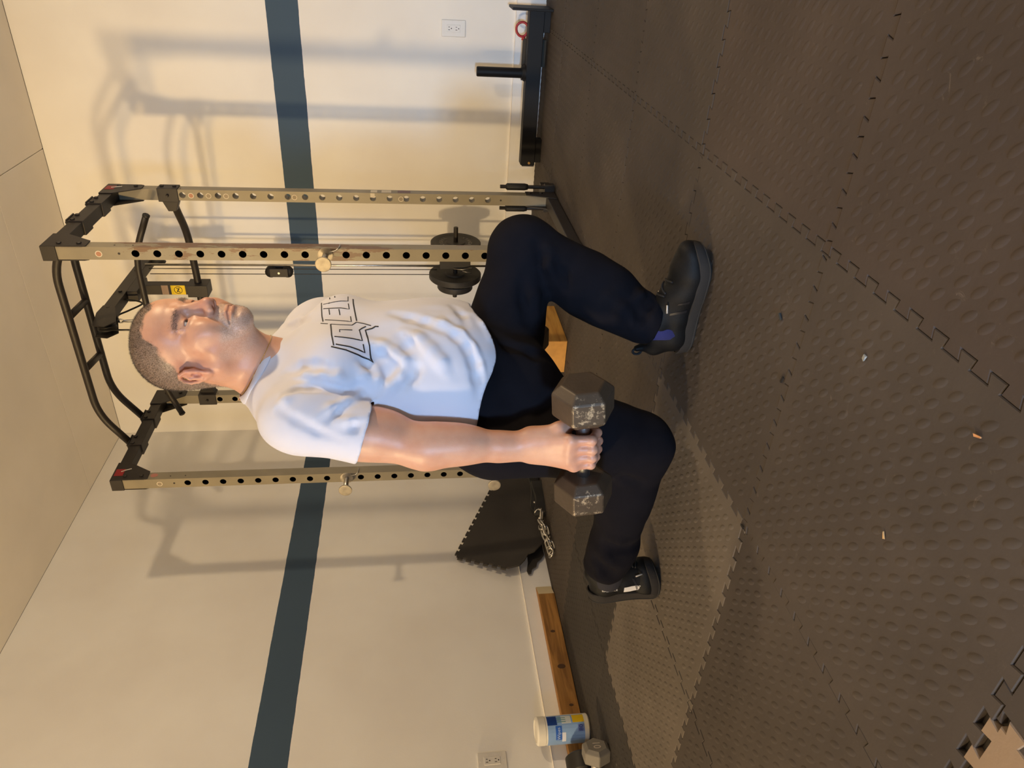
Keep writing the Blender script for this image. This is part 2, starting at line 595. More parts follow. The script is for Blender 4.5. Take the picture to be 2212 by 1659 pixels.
def post_material(name, worn):
    m = mat(name, '#877f6c', 0.42, bump=(150, 0.06), var=(9, 0.10))
    if not worn:
        return m
    nt, b = nodes_of(m)
    old = b.inputs['Base Color'].links[0].from_socket
    tc = new_node(nt, 'ShaderNodeTexCoord')
    mp = new_node(nt, 'ShaderNodeMapping'); mp.inputs['Scale'].default_value = (30, 30, 7)
    nt.links.new(tc.outputs['Object'], mp.inputs['Vector'])
    n = new_node(nt, 'ShaderNodeTexNoise', i_Scale=1.0, i_Detail=7.0, i_Roughness=0.65)
    nt.links.new(mp.outputs['Vector'], n.inputs['Vector'])
    s = new_node(nt, 'ShaderNodeSeparateXYZ'); nt.links.new(tc.outputs['Object'], s.inputs['Vector'])
    # paint has been rubbed off where the bar hooks ride: between 0.9 and 1.75 m, most on the +x arris
    zr = new_node(nt, 'ShaderNodeMapRange'); zr.interpolation_type = 'SMOOTHSTEP'
    for k, v in (('From Min', 1.0), ('From Max', 0.55), ('To Min', 0.16), ('To Max', 0.0)):
        zr.inputs[k].default_value = v
    ab = new_node(nt, 'ShaderNodeMath', operation='SUBTRACT'); ab.inputs[1].default_value = 1.28
    nt.links.new(s.outputs['Z'], ab.inputs[0])
    ab2 = new_node(nt, 'ShaderNodeMath', operation='ABSOLUTE'); nt.links.new(ab.outputs[0], ab2.inputs[0])
    zr.inputs['From Min'].default_value = 0.35; zr.inputs['From Max'].default_value = 0.55
    nt.links.new(ab2.outputs[0], zr.inputs['Value'])
    xr = new_node(nt, 'ShaderNodeMapRange')
    for k, v in (('From Min', 0.004), ('From Max', 0.025), ('To Min', 0.0), ('To Max', 0.10)):
        xr.inputs[k].default_value = v
    nt.links.new(s.outputs['X'], xr.inputs['Value'])
    su = new_node(nt, 'ShaderNodeMath', operation='ADD'); nt.links.new(zr.outputs[0], su.inputs[0]); nt.links.new(xr.outputs[0], su.inputs[1])
    s2 = new_node(nt, 'ShaderNodeMath', operation='ADD'); nt.links.new(su.outputs[0], s2.inputs[0]); nt.links.new(n.outputs['Fac'], s2.inputs[1])
    g = new_node(nt, 'ShaderNodeMath', operation='GREATER_THAN'); g.inputs[1].default_value = 0.70
    nt.links.new(s2.outputs[0], g.inputs[0])
    mx = new_node(nt, 'ShaderNodeMix', data_type='RGBA'); nt.links.new(g.outputs[0], mx.inputs['Factor'])
    nt.links.new(old, mx.inputs['A']); mx.inputs['B'].default_value = (*srgb('#6f5440'), 1)
    nt.links.new(mx.outputs['Result'], b.inputs['Base Color'])
    return m


m_hole_shade = mat('hole_shade', '#15120f', 0.9, spec=0.1)
m_post = post_material('post_paint', False)
m_postw = post_material('post_paint_worn', True)


def post_geo(x, y, hz, through=True):
    h = PW/2; r = 0.0142; ch = 0.032
    v = []; f = []; dark = []

    def quad(*p):
        n = len(v); v.extend(p); f.append([n, n+1, n+2, n+3])
    zs = [ZB]
    for z in hz:
        zs += [z-ch, z+ch]
    zs.append(ZT)
    for i in range(0, len(zs)-1):
        a, b = zs[i], zs[i+1]
        if i % 2 == 0:
            quad((x-h, y-h, a), (x+h, y-h, a), (x+h, y-h, b), (x-h, y-h, b))
            quad((x+h, y+h, a), (x-h, y+h, a), (x-h, y+h, b), (x+h, y+h, b))
        else:
            zc = (a+b)/2; n = len(v); K = 16
            for yy in (y-h, y+h):
                for k in range(K):
                    t = 2*pi*k/K; c, s = cos(t), sin(t); mm = max(abs(c), abs(s))
                    v.append((x+r*c, yy, zc+r*s)); v.append((x+h*c/mm, yy, zc+ch*s/mm))
            for k in range(K):
                k2 = (k+1) % K
                f.append([n+2*k, n+2*k+1, n+2*k2+1, n+2*k2])
                o = n+2*K
                f.append([o+2*k2, o+2*k2+1, o+2*k+1, o+2*k])
                if not through and k == 0:
                    f.append([o+2*q for q in range(K)]); dark.append(len(f)-1)
                f.append([n+2*k, n+2*k2, o+2*k2, o+2*k])
                dark.append(len(f)-1)
    quad((x+h, y-h, ZB), (x+h, y+h, ZB), (x+h, y+h, ZT), (x+h, y-h, ZT))
    quad((x-h, y+h, ZB), (x-h, y-h, ZB), (x-h, y-h, ZT), (x-h, y+h, ZT))
    quad((x-h, y-h, ZT), (x+h, y-h, ZT), (x+h, y+h, ZT), (x-h, y+h, ZT))
    quad((x-h, y+h, ZB), (x+h, y+h, ZB), (x+h, y-h, ZB), (x-h, y-h, ZB))
    return (np.array(v), f), dark


def bolt_geo(p, d, r=0.009, h=0.006):
    g = lathe([(r, 0), (r, h*0.7), (r*0.75, h)], 6)
    return xf(g, frame(d), p)


rack = thing('power_rack', 'grey steel power rack with black brackets and pull-up bars in the room corner', 'power rack', (1.2715, -1.04, 0))
for (x, y, nm) in ((X0, YFR, 'P1'), (X1, YFR, 'P2'), (X1, YBK, 'P3'), (X0, YBK, 'P4')):
    pg_, dark_ = post_geo(x, y, HZ, nm == 'P3')
    p = obj('upright_post', pg_, None, rack, org=None)
    # keep each post's own origin so the wear sits in its object space
    dv = np.array([x, y, 0])-world_org(rack)
    p.data.transform(Matrix.Translation((-dv).tolist())); p.location = dv.tolist()
    p.data.materials.append(m_postw if nm == 'P2' else m_post)
    ORG[p.name] = np.array([x, y, 0.0])
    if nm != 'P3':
        # holes blanked at the back, their inner shade put in as dark colour
        p.data.materials.append(m_hole_shade)
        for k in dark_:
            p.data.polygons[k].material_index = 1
    if nm == 'P2':
        p['label'] = 'front right post with rubbed brown paint'
    fy = y-PW/2-0.0006
    # small bolt holes near both ends
    for z in (1.783, 0.272):
        obj('pilot_hole', xf(lathe([(0.0045, 0), (0.0045, 0.0008)], 10), frame((0, -1, 0)), (x, fy+0.0004, z)), m_dark, p)
    for z in (1.80, 1.735):
        obj('pilot_hole', xf(lathe([(0.003, 0), (0.003, 0.0008)], 8), frame((1, 0, 0)), (x+PW/2, y-0.004, z)), m_dark, p)
    st = {'P1': [(1.846, m_label)], 'P2': [(1.855, m_orange)], 'P3': [(1.688, m_orange), (1.612, m_label), (1.535, m_label), (1.232, m_label), (0.745, m_label)], 'P4': [(1.62, m_orange)]}[nm]
    for z, mm in st:
        ring = lathe([(0.0125, 0), (0.0125, 0.0006), (0.0095, 0.0006), (0.0095, 0)], 18, cap=False)
        sg = obj('sticker', xf(ring, frame((0, -1, 0)), (x-0.002, fy+0.0005, z)), m_label, p, smooth=False)
        obj('sticker', xf(lathe([(0.0095, 0), (0.0095, 0.0005)], 18), frame((0, -1, 0)), (x-0.002, fy+0.0005, z)), mat('sticker_grey', '#8b7f6c', 0.5) if mm is m_label else mm, p)
    if nm == 'P1':
        obj('sticker', xf(lathe([(0.0125, 0), (0.0125, 0.0006)], 20), frame((1, 0, 0))@np.diag([1, 1.3, 1]), (x+PW/2, y+0.004, 1.872)), mat('sticker_rose', '#b07468', 0.5), p)
    if nm == 'P3':
        for z0, z1, mm in ((0.855, 0.885, m_label), (0.79, 0.835, m_label), (0.70, 0.76, mat('label_plum', '#6b4f52', 0.5))):
            obj('sticker', box2((x+PW/2, y-0.016, z0), (x+PW/2+0.0006, y+0.016, z1)), mm, p)
        obj('sticker', box2((x+0.004, fy, 0.866), (x+PW/2-0.001, fy+0.0008, 0.886)), m_label, p)

# corner brackets: gusset plates on both sides of each post, bolted
GUS = [(-0.027, 2.052), (0.10, 2.052), (0.10, 2.0), (0.03, 1.895), (-0.02, 1.895), (-0.027, 1.91)]
for x in (X0, X1):
    for y, s in ((YFR, 1), (YBK, -1)):
        b = None
        gs = []
        for sx in (-1, 1):
            pr = prism([(q[0]*s, q[1]) for q in GUS], 0, 0.004)
            if s < 0:
                pr = (pr[0], [list(reversed(q)) for q in pr[1]])
            V = pr[0]
            w = np.stack([x+sx*(PW/2+0.0005)+(V[:, 2] if sx > 0 else -0.004+V[:, 2]), y+V[:, 0], V[:, 1]], 1)
            gs.append((w, pr[1]))
        gs.append(box((x, y-s*0.0285, 2.026), (PW+0.008, 0.006, 0.052)))
        gs.append(box((x, y+s*0.035, 2.049), (PW+0.008, 0.13, 0.006)))
        b = obj('corner_bracket', join(*gs), m_black, rack, bevel=0.0012)
        for sx in (-1, 1):
            for q in ((0.0, 1.995), (0.0, 1.925)):
                obj('bolt', bolt_geo((x+sx*(PW/2+0.0045), y+s*q[0], q[1]), (sx, 0, 0)), m_black, b)
        if s > 0 and x == X0 or s < 0 and x == X1:
            obj('logo_plate', box2((x+PW/2+0.0045, y+s*0.002, 2.006), (x+PW/2+0.0055, y+s*0.05, 2.044)), m_red, b)
            obj('logo_mark', xf(tube([(0, 0, 0), (0.02, 0.012, 0), (0.04, 0.02, 0)], 0.0025, 6), frame((1, 0, 0), (0, 1, 0)), (x+PW/2+0.006, y+s*0.03, 2.02)), m_label, b)
    bm = obj('side_beam', box2((x-PW/2, YFR+PW/2, 1.997), (x+PW/2, YBK-PW/2, 2.047)), m_black, rack, bevel=0.002)
    for yc in (-1.112, -0.896):
        c = obj('bar_clamp', join(box2((x-0.030, yc-0.040, 1.992), (x+0.030, yc+0.040, 2.053)), box2((x-0.034, yc-0.040, 2.052), (x+0.034, yc+0.040, 2.058))), m_black, rack, bevel=0.002)
        for dy in (-0.026, 0.026):
            for sx in (-1, 1):
                obj('bolt', bolt_geo((x+sx*0.030, yc+dy, 2.036), (sx, 0, 0)), m_black, c)
                obj('bolt', bolt_geo((x+sx*0.018, yc+dy, 2.058), (0, 0, 1), 0.007), m_black, c)
for yc, zt in ((-1.11, 2.172), (-0.895, 2.181)):
    pts = fillet([(X0, yc, 2.05), (0.90, yc, zt-0.006), (1.643, yc, zt), (X1, yc, 2.05)], 0.09, 8)
    obj('pull_up_bar', tube(pts, 0.0165, 16), m_black, rack, smooth=True)
for xa, xb in ((1.404, 1.382), (1.138, 1.102)):
    obj('rung', tube([(xa, -1.11, 2.171), (xb, -0.895, 2.18)], 0.0155, 14), m_black, rack, smooth=True)
# rear brace: bar bowed towards the wall between two post collars
pts = fillet([(X0+0.005, YBK+0.01, 1.785), (X0+0.09, YBK+0.05, 1.787), (X0+0.24, YBK+0.15, 1.787), (1.2715, YBK+0.185, 1.787), (X1-0.24, YBK+0.15, 1.787), (X1-0.09, YBK+0.05, 1.787), (X1-0.005, YBK+0.01, 1.785)], 0.15, 8)
obj('rear_brace', tube(pts, 0.0175, 16), m_black, rack, smooth=True)
for x, sx in ((X0, 1), (X1, -1)):
    c = obj('post_collar', join(box((x, YBK, 1.787), (PW+0.012, PW+0.012, 0.088)), xf(prism([(0, -0.04), (0.055, -0.017), (0.055, 0.017), (0, 0.04)], -0.02, 0.02), np.array([[sx, 0, 0], [0, 0, 1], [0, 1, 0]], float), (x+sx*0.028, YBK+0.012, 1.787))), m_black, rack, bevel=0.002)
    for z in (1.76, 1.815):
        obj('bolt', bolt_geo((x-sx*(PW/2+0.006), YBK, z), (-sx, 0, 0)), m_black, c)
    obj('pop_pin', xf(lathe([(0.006, 0), (0.006, 0.008), (0.004, 0.012)], 12), frame((0, -1, 0)), (x, YBK-PW/2-0.006, 1.787)), m_black, c)
# base rails on the floor with foot brackets
for x in (X0, X1):
    rl = obj('base_rail', box2((x-PW/2, -1.43, 0.004), (x+PW/2, -0.50, 0.052)), m_black, rack, bevel=0.003)
    obj('end_cap', box2((x-0.021, -0.5, 0.009), (x+0.021, -0.497, 0.047)), mat('end_cap_grey', '#55565a', 0.5), rl)
    obj('logo_plate', box2((x+PW/2, -0.61, 0.016), (x+PW/2+0.001, -0.545, 0.044)), mat('label_dull', '#7b6a64', 0.5), rl)
    for y, s in ((YBK, -1), (YFR, 1)):
        gs = []
        for sx in (-1, 1):
            pr = prism([(-0.026, 0.006), (0.075, 0.006), (0.028, 0.15), (-0.026, 0.15)], 0, 0.004)
            V = pr[0]
            gs.append((np.stack([x+sx*(PW/2+0.0005)+(V[:, 2] if sx > 0 else -0.004+V[:, 2]), y-V[:, 0]*s*-1, V[:, 1]], 1), pr[1]))
        b = obj('foot_bracket', join(*gs), m_black, rack, bevel=0.001)
        for sx in (-1, 1):
            for z in (0.075, 0.13):
                obj('bolt', bolt_geo((x+sx*(PW/2+0.0045), y, z), (sx, 0, 0)), m_black, b)
    # band pegs standing beside the rear post
    for dx, yy in ((0.047, -0.655), (-0.055, -0.668)):
        pg = obj('band_peg', join(tube([(x+dx, yy, 0.004), (x+dx, yy, 0.27)], 0.009, 12), box((x+dx*0.8, yy, 0.03), (0.05, 0.03, 0.045))), m_black, rack)
        obj('rubber_grip', tube([(x+dx, yy, 0.135), (x+dx, yy, 0.15), (x+dx, yy, 0.235), (x+dx, yy, 0.242)], [0.013, 0.0165, 0.0165, 0.012], 14), m_rubber, pg, smooth=True)
# lat tower: top beam, hanger post, pulleys, cables, guide rods
XC = 1.2715
tb = obj('top_beam', box2((XC-0.027, -0.86, 2.105), (XC+0.027, -0.13, 2.160)), m_black, rack, bevel=0.002)
for y in (-0.80, -0.62, -0.36, -0.2):
    for sx in (-1, 1):
        obj('bolt', bolt_geo((XC+sx*0.027, y, 2.133), (sx, 0, 0)), m_black, tb)
gs = []
for sx in (-1, 1):
    pr = prism([(-0.86, 2.165), (-0.99, 2.14), (-1.0, 2.085), (-0.95, 2.05), (-0.80, 2.10), (-0.78, 2.16)], 0, 0.004)
    V = pr[0]; gs.append((np.stack([XC+sx*0.029+(V[:, 2]-0.002), V[:, 0], V[:, 1]], 1), pr[1]))
pb = obj('pulley_bracket', join(*gs), m_black, rack, bevel=0.001)


def pulley(name, c, r, parent, w=0.020):
    g = lathe([(0.004, -w/2), (r, -w/2), (r, -w/2+0.003), (r-0.006, 0), (r, w/2-0.003), (r, w/2), (0.004, w/2)], 28)
    o = obj(name, xf(g, frame((1, 0, 0)), c), m_rubber, parent, smooth=True)
    obj('axle', xf(lathe([(0.006, -w*1.1), (0.006, w*1.1)], 10), frame((1, 0, 0)), c), m_chrome, o)
    return o


pulley('pulley', (XC, -0.935, 2.10), 0.042, pb)
pulley('pulley', (XC, -0.165, 2.085), 0.042, rack)
hp = obj('hanger_post', join(box2((XC-0.026, -0.545, 1.752), (XC+0.026, -0.493, 2.106)), box2((XC-0.032, -0.565, 1.735), (XC+0.032, -0.475, 1.835)), box2((XC-0.0285, -0.62, 2.055), (XC+0.0285, -0.45, 2.104))), m_black, rack, bevel=0.002)
ys_ = obj('warning_sticker', box2((XC-0.024, -0.5462, 1.848), (XC+0.026, -0.5452, 1.917)), m_yellow, hp)
obj('sticker_print', join(xf(tube([(0.019*cos(t), 0.019*sin(t), 0) for t in np.linspace(0, 2*pi, 25)[:-1]], 0.0014, 6, closed=True), frame((0, -1, 0), (0, 0, 1)), (XC+0.001, -0.5468, 1.882)),
                          xf(tube([(-0.012, -0.008, 0), (-0.004, 0.006, 0), (0.002, -0.004, 0), (0.011, 0.008, 0)], 0.002, 6), frame((0, -1, 0), (0, 0, 1)), (XC+0.001, -0.5468, 1.882)),
                          xf(tube([(-0.010, 0.006, 0), (0.012, -0.006, 0)], 0.002, 6), frame((0, -1, 0), (0, 0, 1)), (XC+0.001, -0.5468, 1.882))), m_ink, ys_)
obj('logo_plate', box2((XC-0.024, -0.5462, 1.93), (XC+0.026, -0.5452, 1.962)), mat('label_torn', '#a98f78', 0.6), hp)
obj('guide_rod', tube([(XC+0.035, -0.30, 0.0), (XC+0.035, -0.30, 2.105)], 0.0065, 12), m_chrome, rack, smooth=True)
obj('guide_rod', tube([(XC+0.125, -0.30, 0.0), (XC+0.125, -0.30, 2.105)], 0.0065, 12), m_chrome, rack, smooth=True)
obj('tower_foot', box2((XC-0.10, -0.335, 0), (XC+0.18, -0.265, 0.035)), m_black, rack, bevel=0.003)
for dx in (0.012, -0.018):
    obj('cable', tube([(XC+dx, -0.30, 0.56), (XC+dx, -0.30, 2.09)], 0.0022, 8), m_cable, rack, smooth=True)
obj('cable', tube(curve_pts([(XC, -0.895, 2.06), (XC, -0.83, 2.085), (XC, -0.78, 2.055), (XC, -0.715, 2.015), (XC, -0.69, 2.018), (XC, -0.668, 2.05), (XC, -0.655, 2.105)], 36), 0.0045, 8), m_cable, rack, smooth=True)
obj('cable', tube([(XC+0.0, -0.975, 2.12), (XC, -0.974, 1.93)], 0.0045, 8), m_cable, rack, smooth=True)
fp = obj('floating_pulley', join(box((XC-0.003, -0.318, 1.418), (0.05, 0.008, 0.10)), box((XC-0.003, -0.282, 1.418), (0.05, 0.008, 0.10))), m_black, rack, bevel=0.006)
for z in (1.462, 1.374):
    o = xf(lathe([(0.004, -0.012), (0.030, -0.012), (0.030, -0.008), (0.024, 0), (0.030, 0.008), (0.030, 0.012), (0.004, 0.012)], 24), frame((0, 1, 0)), (XC-0.003, -0.30, z))
    obj('pulley', o, m_rubber, fp, smooth=True)
obj('axle', xf(lathe([(0.006, 0), (0.006, 0.003)], 10), frame((0, -1, 0)), (XC-0.003, -0.322, 1.418)), m_chrome, fp)
# carriage with weight pegs
cg = obj('weight_carriage', join(box((XC+0.07, -0.30, 0.46), (0.09, 0.05, 0.17)), tube([(XC-0.155, -0.30, 0.458), (XC+0.262, -0.30, 0.458)], 0.0125, 14)), m_black, rack, bevel=0.002)
obj('selector_clip', tube([(XC+0.03, -0.33, 0.47), (XC+0.03, -0.34, 0.42), (XC+0.04, -0.34, 0.37), (XC+0.01, -0.34, 0.37), (XC+0.02, -0.34, 0.42)], 0.003, 8), m_chrome, cg, smooth=True)


def plate_geo(r, t):
    return lathe([(0.0135, -t/2), (r*0.36, -t/2), (r*0.40, -t*0.32), (r*0.74, -t*0.32), (r*0.80, -t/2), (r*0.97, -t/2), (r, -t*0.36), (r, t*0.36), (r*0.97, t/2), (r*0.80, t/2), (r*0.74, t*0.32), (r*0.40, t*0.32), (r*0.36, t/2), (0.0135, t/2)], 56, cap=False)


m_iron = mat('cast_iron', '#2c2a28', 0.55, bump=(140, 0.25), var=(20, 0.15))
m_ironl = mat('cast_letter', '#77736c', 0.5)
pl_specs = [(XC+0.165, 0.138, 0.028, 'black iron weight plate with raised lettering on the right carriage peg'),
            (XC-0.022, 0.146, 0.034, 'larger black iron weight plate on the left peg next to the carriage'),
            (XC-0.082, 0.100, 0.034, 'smaller black iron weight plate, outermost on the left carriage peg')]
for k, (x, r, t, lab) in enumerate(pl_specs):
    th = thing('weight_plate', lab, 'weight plate', (x, -0.30, 0.458))
    obj('disc', xf(plate_geo(r, t), frame((1, 0, 0)), (x, -0.30, 0.458)), m_iron, th, smooth='auto')
    if k == 0:
        for word, a0 in (('BARBELL', 0), ('STANDARD', pi)):
            for q, chh in enumerate(word):
                g = text_geo(chh, 0.030, 0.0012)
                a = a0+(q-(len(word)-1)/2)*0.27
                R = frame((1, 0, 0), (0, 0, 1))@rotm('Z', -a)
                g = (g[0]+np.array([0, r*0.57, 0]), g[1])
                obj('letter', xf(g, R, (x+t*0.32, -0.30, 0.458)), m_ironl, th)
# lat bar hanging from the front pulley by a carabiner chain
lb = thing('lat_bar', 'long black lat pulldown bar with bent ends hanging below the rack top', 'bar', (XC, -0.9, 1.9))
pts = fillet([(XC-0.53, -0.885, 1.872), (XC-0.36, -0.885, 1.93), (XC, -0.885, 1.925), (XC+0.33, -0.885, 1.925), (XC+0.515, -0.885, 1.842)], 0.10, 8)
obj('bar', tube(pts, 0.0142, 16), m_black, lb, smooth=True)
for a, b in ((pts[0], pts[1]), (pts[-1], pts[-2])):
    d = (a-b)/np.linalg.norm(a-b)
    obj('end_cap', xf(lathe([(0.0155, -0.006), (0.0155, 0.002), (0.012, 0.005)], 16), frame(d), a), m_rubber, lb)
obj('carabiner', tube(np.array([(XC+0.0, -0.885+0.010*cos(t)*(1.35 if sin(t) < 0 else 1), 2.0+0.048*sin(t)) for t in np.linspace(0, 2*pi, 29)[:-1]]), 0.0032, 8, closed=True), m_steel, lb, smooth=True)
obj('eye_bolt', tube(np.array([(XC+0.009*cos(t), -0.885, 2.056+0.011*sin(t)) for t in np.linspace(0, 2*pi, 17)[:-1]]), 0.0032, 8, closed=True), m_steel, lb, smooth=True)
obj('swivel', tube([(XC, -0.885, 1.925), (XC, -0.885, 1.96)], 0.006, 10), m_steel, lb, smooth=True)

m_pin = mat('pin_steel', (0.42, 0.38, 0.31), 0.55, 0.7, var=(40, 0.2), bump=(60, 0.2))
# pull pins with round heads


def pull_pin(x, z, label, drop=0.0):
    t = thing('pull_pin', label, 'pin', (x, YFR, z), 'chrome pull pins in the front posts')
    y = YFR-PW/2
    obj('flange', xf(lathe([(0.030, 0), (0.030, 0.004), (0.022, 0.006)], 28), frame((0, -1, 0)), (x, y, z)), m_pin, t, smooth='auto')
    obj('pin_shaft', tube([(x, YFR+0.03, z), (x, y-0.085, z+drop*0.0)], 0.0115, 18), m_chrome, t, smooth=True)
    obj('pin_head', xf(lathe([(0.010, 0), (0.0285, 0.003), (0.030, 0.006), (0.030, 0.011), (0.027, 0.013)], 32), frame((0, -1, 0)), (x, y-0.083, z)), m_pin, t, smooth='auto')
    obj('wire_keeper', tube(fillet([(x+0.012, y-0.004, z-0.012), (x+0.018, y-0.006, z-0.038), (x+0.028, y-0.002, z-0.052), (x+0.032, y+0.03, z-0.056)], 0.012, 5), 0.0024, 8), m_chrome, t, smooth=True)
    return t


pull_pin(X1, 1.030, 'chrome pull pin catching the warm light in the right front post')
pull_pin(X0, 1.017, 'chrome pull pin behind the white sleeve in the left front post')
pull_pin(X0, 0.333, 'chrome pull pin low on the left front post above the leaning mat')

# ------------------------------------------------------------------ wood, mat, dip belt along the walls
m_wood1 = wood_mat('pine_amber', '#a8793c', '#7c5526', 1)
m_wood2 = wood_mat('pine_pale', '#c59548', '#a3712f', 1)
m_cut = mat('cut_grain', '#d7a258', 0.7, var=(25, 0.12))
w1 = thing('lumber', 'amber wooden board on edge against the foot of the left wall', 'lumber', (0.035, -2.05, 0))
obj('board', prism([(0.016, -2.62), (0.054, -2.62), (0.054, -1.585), (0.016, -1.505)], 0.002, 0.086), m_wood1, w1, bevel=0.002)
obj('end_grain', prism([(0.0537, -1.583), (0.0549, -1.5835), (0.0172, -1.5035), (0.016, -1.5045)], 0.004, 0.084), mat('end_pale', '#d6c6a2', 0.7), w1)
for (y, z, r) in ((-2.02, 0.043, 0.013), (-1.82, 0.05, 0.008), (-2.22, 0.035, 0.007)):
    obj('knot', xf(lathe([(r, 0), (r*0.9, 0.0008)], 16), frame((1, 0, 0))@np.diag([1.0, 1.5, 1.0]), (0.0538, y, z)), mat('knot_brown', '#4b321c', 0.7), w1)
w2 = thing('lumber', 'yellow wooden block with bright sawn end on the floor behind the front leg', 'lumber', (1.25, -1.0, 0))
obj('block', box2((1.185, -1.262, 0.0), (1.352, -0.90, 0.105)), m_wood2, w2, bevel=0.002)
obj('end_grain', box2((1.187, -1.2635, 0.002), (1.350, -1.2615, 0.103)), m_cut, w2)

m_mat = mat('mat_black', '#2e2a27', 0.75, bump=(110, 0.3), var=(8, 0.12))


def jig(a, b, n, h):
    a = np.array(a, float); b = np.array(b, float); d = b-a; L = np.linalg.norm(d); d /= L; nn = np.array([d[1], -d[0]])
    out = []
    for k in range(n):
        for s, w in ((0.28, 0), (0.20, h), (0.80, h), (0.72, 0)):
            out.append(tuple(a+d*(k+s)*L/n+nn*w))
    return out


def wall_slab(poly, x0, lean, t):
    """poly in (y, z); leans back onto the left wall"""
    pr = prism(poly, 0, t)
    V = pr[0]
    X = x0+(1-V[:, 1]/0.5)*lean+V[:, 2]
    return np.stack([X, V[:, 0], V[:, 1]], 1), pr[1]


A, B, C_, D, E_ = (-0.68, 0.20), (-1.268, 0.486), (-1.412, 0.220), (-1.262, 0.008), (-0.62, 0.008)
poly = [A]+jig(A, B, 13, 0.014)+[B]+jig(B, C_, 6, 0.014)+[C_, (-1.405, 0.160), (-1.375, 0.128), (-1.335, 0.105), (-1.325, 0.07), D, E_]
poly = poly[::-1]
tag(obj('foam_mat', wall_slab(poly, 0.016, 0.085, 0.012), m_mat, bevel=0.001), 'black puzzle-edged foam mat leaning on the left wall behind the rack post', 'mat')
p2 = [(-1.20, 0.008), (-1.27, 0.100), (-1.340, 0.104), (-1.400, 0.118), (-1.425, 0.112), (-1.418, 0.096), (-1.390, 0.088), (-1.372, 0.062), (-1.340, 0.052), (-1.322, 0.030), (-1.29, 0.008)][::-1]
tag(obj('foam_mat', wall_slab(p2, 0.016, 0.012, 0.010), m_mat, bevel=0.001), 'small torn offcut of black foam mat at the foot of the leaning mat', 'mat')

db = thing('dip_belt', 'black dip belt with silver chain lying on the floor by the left wall', 'belt', (0.24, -1.2, 0))
pts = curve_pts([(0.30, -0.86, 0.03), (0.27, -0.96, 0.034), (0.235, -1.06, 0.034), (0.205, -1.13, 0.034), (0.22, -1.175, 0.03), (0.255, -1.165, 0.026), (0.275, -1.10, 0.026), (0.31, -1.0, 0.024)], 40)
v = []; f = []
for i, p in enumerate(pts):
    for (w, z) in ((-0.012, -0.033), (0.012, -0.033), (0.012, 0.035), (-0.012, 0.035)):
        T = pts[min(i+1, len(pts)-1)]-pts[max(i-1, 0)]; T /= np.linalg.norm(T); Nn = np.array([-T[1], T[0], 0])
        v.append(p+Nn*w*(1.15+0.25*sin(i*0.9))+np.array([0, 0, z*(0.92 if z < 0 else 0.80+0.22*sin(i*0.55+1))]))
for i in range(len(pts)-1):
    for k in range(4):
        f.append((i*4+k, i*4+(k+1) % 4, (i+1)*4+(k+1) % 4, (i+1)*4+k))
f += [(0, 1, 2, 3)[::-1], tuple(4*(len(pts)-1)+k for k in range(4))]
obj('strap', (np.array(v), f), m_rubber, db, bevel=0.006)
for y, x in ((-1.0, 0.272), (-1.09, 0.237)):
    obj('rivet', xf(lathe([(0.007, 0), (0.006, 0.003)], 14), frame((0.9, -0.3, 0.1)), (x, y, 0.045)), m_chrome, db, smooth=True)
obj('d_ring', tube(np.array([(0.245+0.02*cos(t), -1.175-0.012*sin(t), 0.034+0.026*sin(t)) for t in np.linspace(0, 2*pi, 21)[:-1]]), 0.0036, 8, closed=True), m_chrome, db, smooth=True)


def link_geo(L=0.064, w=0.0175, r=0.0055):
    P = []
    for t in np.linspace(-pi/2, pi/2, 8):
        P.append((L/2-w+w*cos(t), w*sin(t), 0))
    for t in np.linspace(pi/2, 3*pi/2, 8):
        P.append((-L/2+w+w*cos(t), w*sin(t), 0))
    return tube(P, r, 8, closed=True)


lk = None
cp = curve_pts([(0.215, -1.16, 0.03), (0.20, -1.22, 0.022), (0.225, -1.30, 0.03), (0.235, -1.38, 0.018), (0.228, -1.45, 0.012), (0.25, -1.50, 0.010), (0.272, -1.47, 0.010), (0.265, -1.40, 0.022), (0.28, -1.33, 0.030), (0.25, -1.27, 0.036), (0.272, -1.21, 0.026), (0.25, -1.17, 0.02)], 120)
acc = 0; last = cp[0]; idx = 0
for i in range(1, len(cp)):
    acc += np.linalg.norm(cp[i]-cp[i-1])
    if acc >= 0.047:
        acc = 0
        d = cp[i]-cp[max(0, i-3)]
        R = frame(d, (0, 0, 1))@rotm('Y', -pi/2)
        roll = (0.35+0.25*random.uniform(-1, 1)) if idx % 2 else (pi/2-0.5+0.2*random.uniform(-1, 1))
        R = R@rotm('X', roll)
        zoff = max(0, 0.0175*abs(sin(roll))+0.006-cp[i][2])
        if lk is None:
            lk = obj('chain_link', link_geo(), m_chrome, db, smooth=True); L0 = lk
            lk.data.transform(Matrix.Translation(ORG[db.name].tolist()))
            o = lk
        else:
            o = bpy.data.objects.new('chain_link', lk.data); COL.objects.link(o); o.parent = db
        MM = Matrix(np.vstack([np.hstack([R, (cp[i]+np.array([0, 0, zoff])-world_org(db))[:, None]]), [0, 0, 0, 1]]).tolist())
        o.matrix_local = MM
        idx += 1

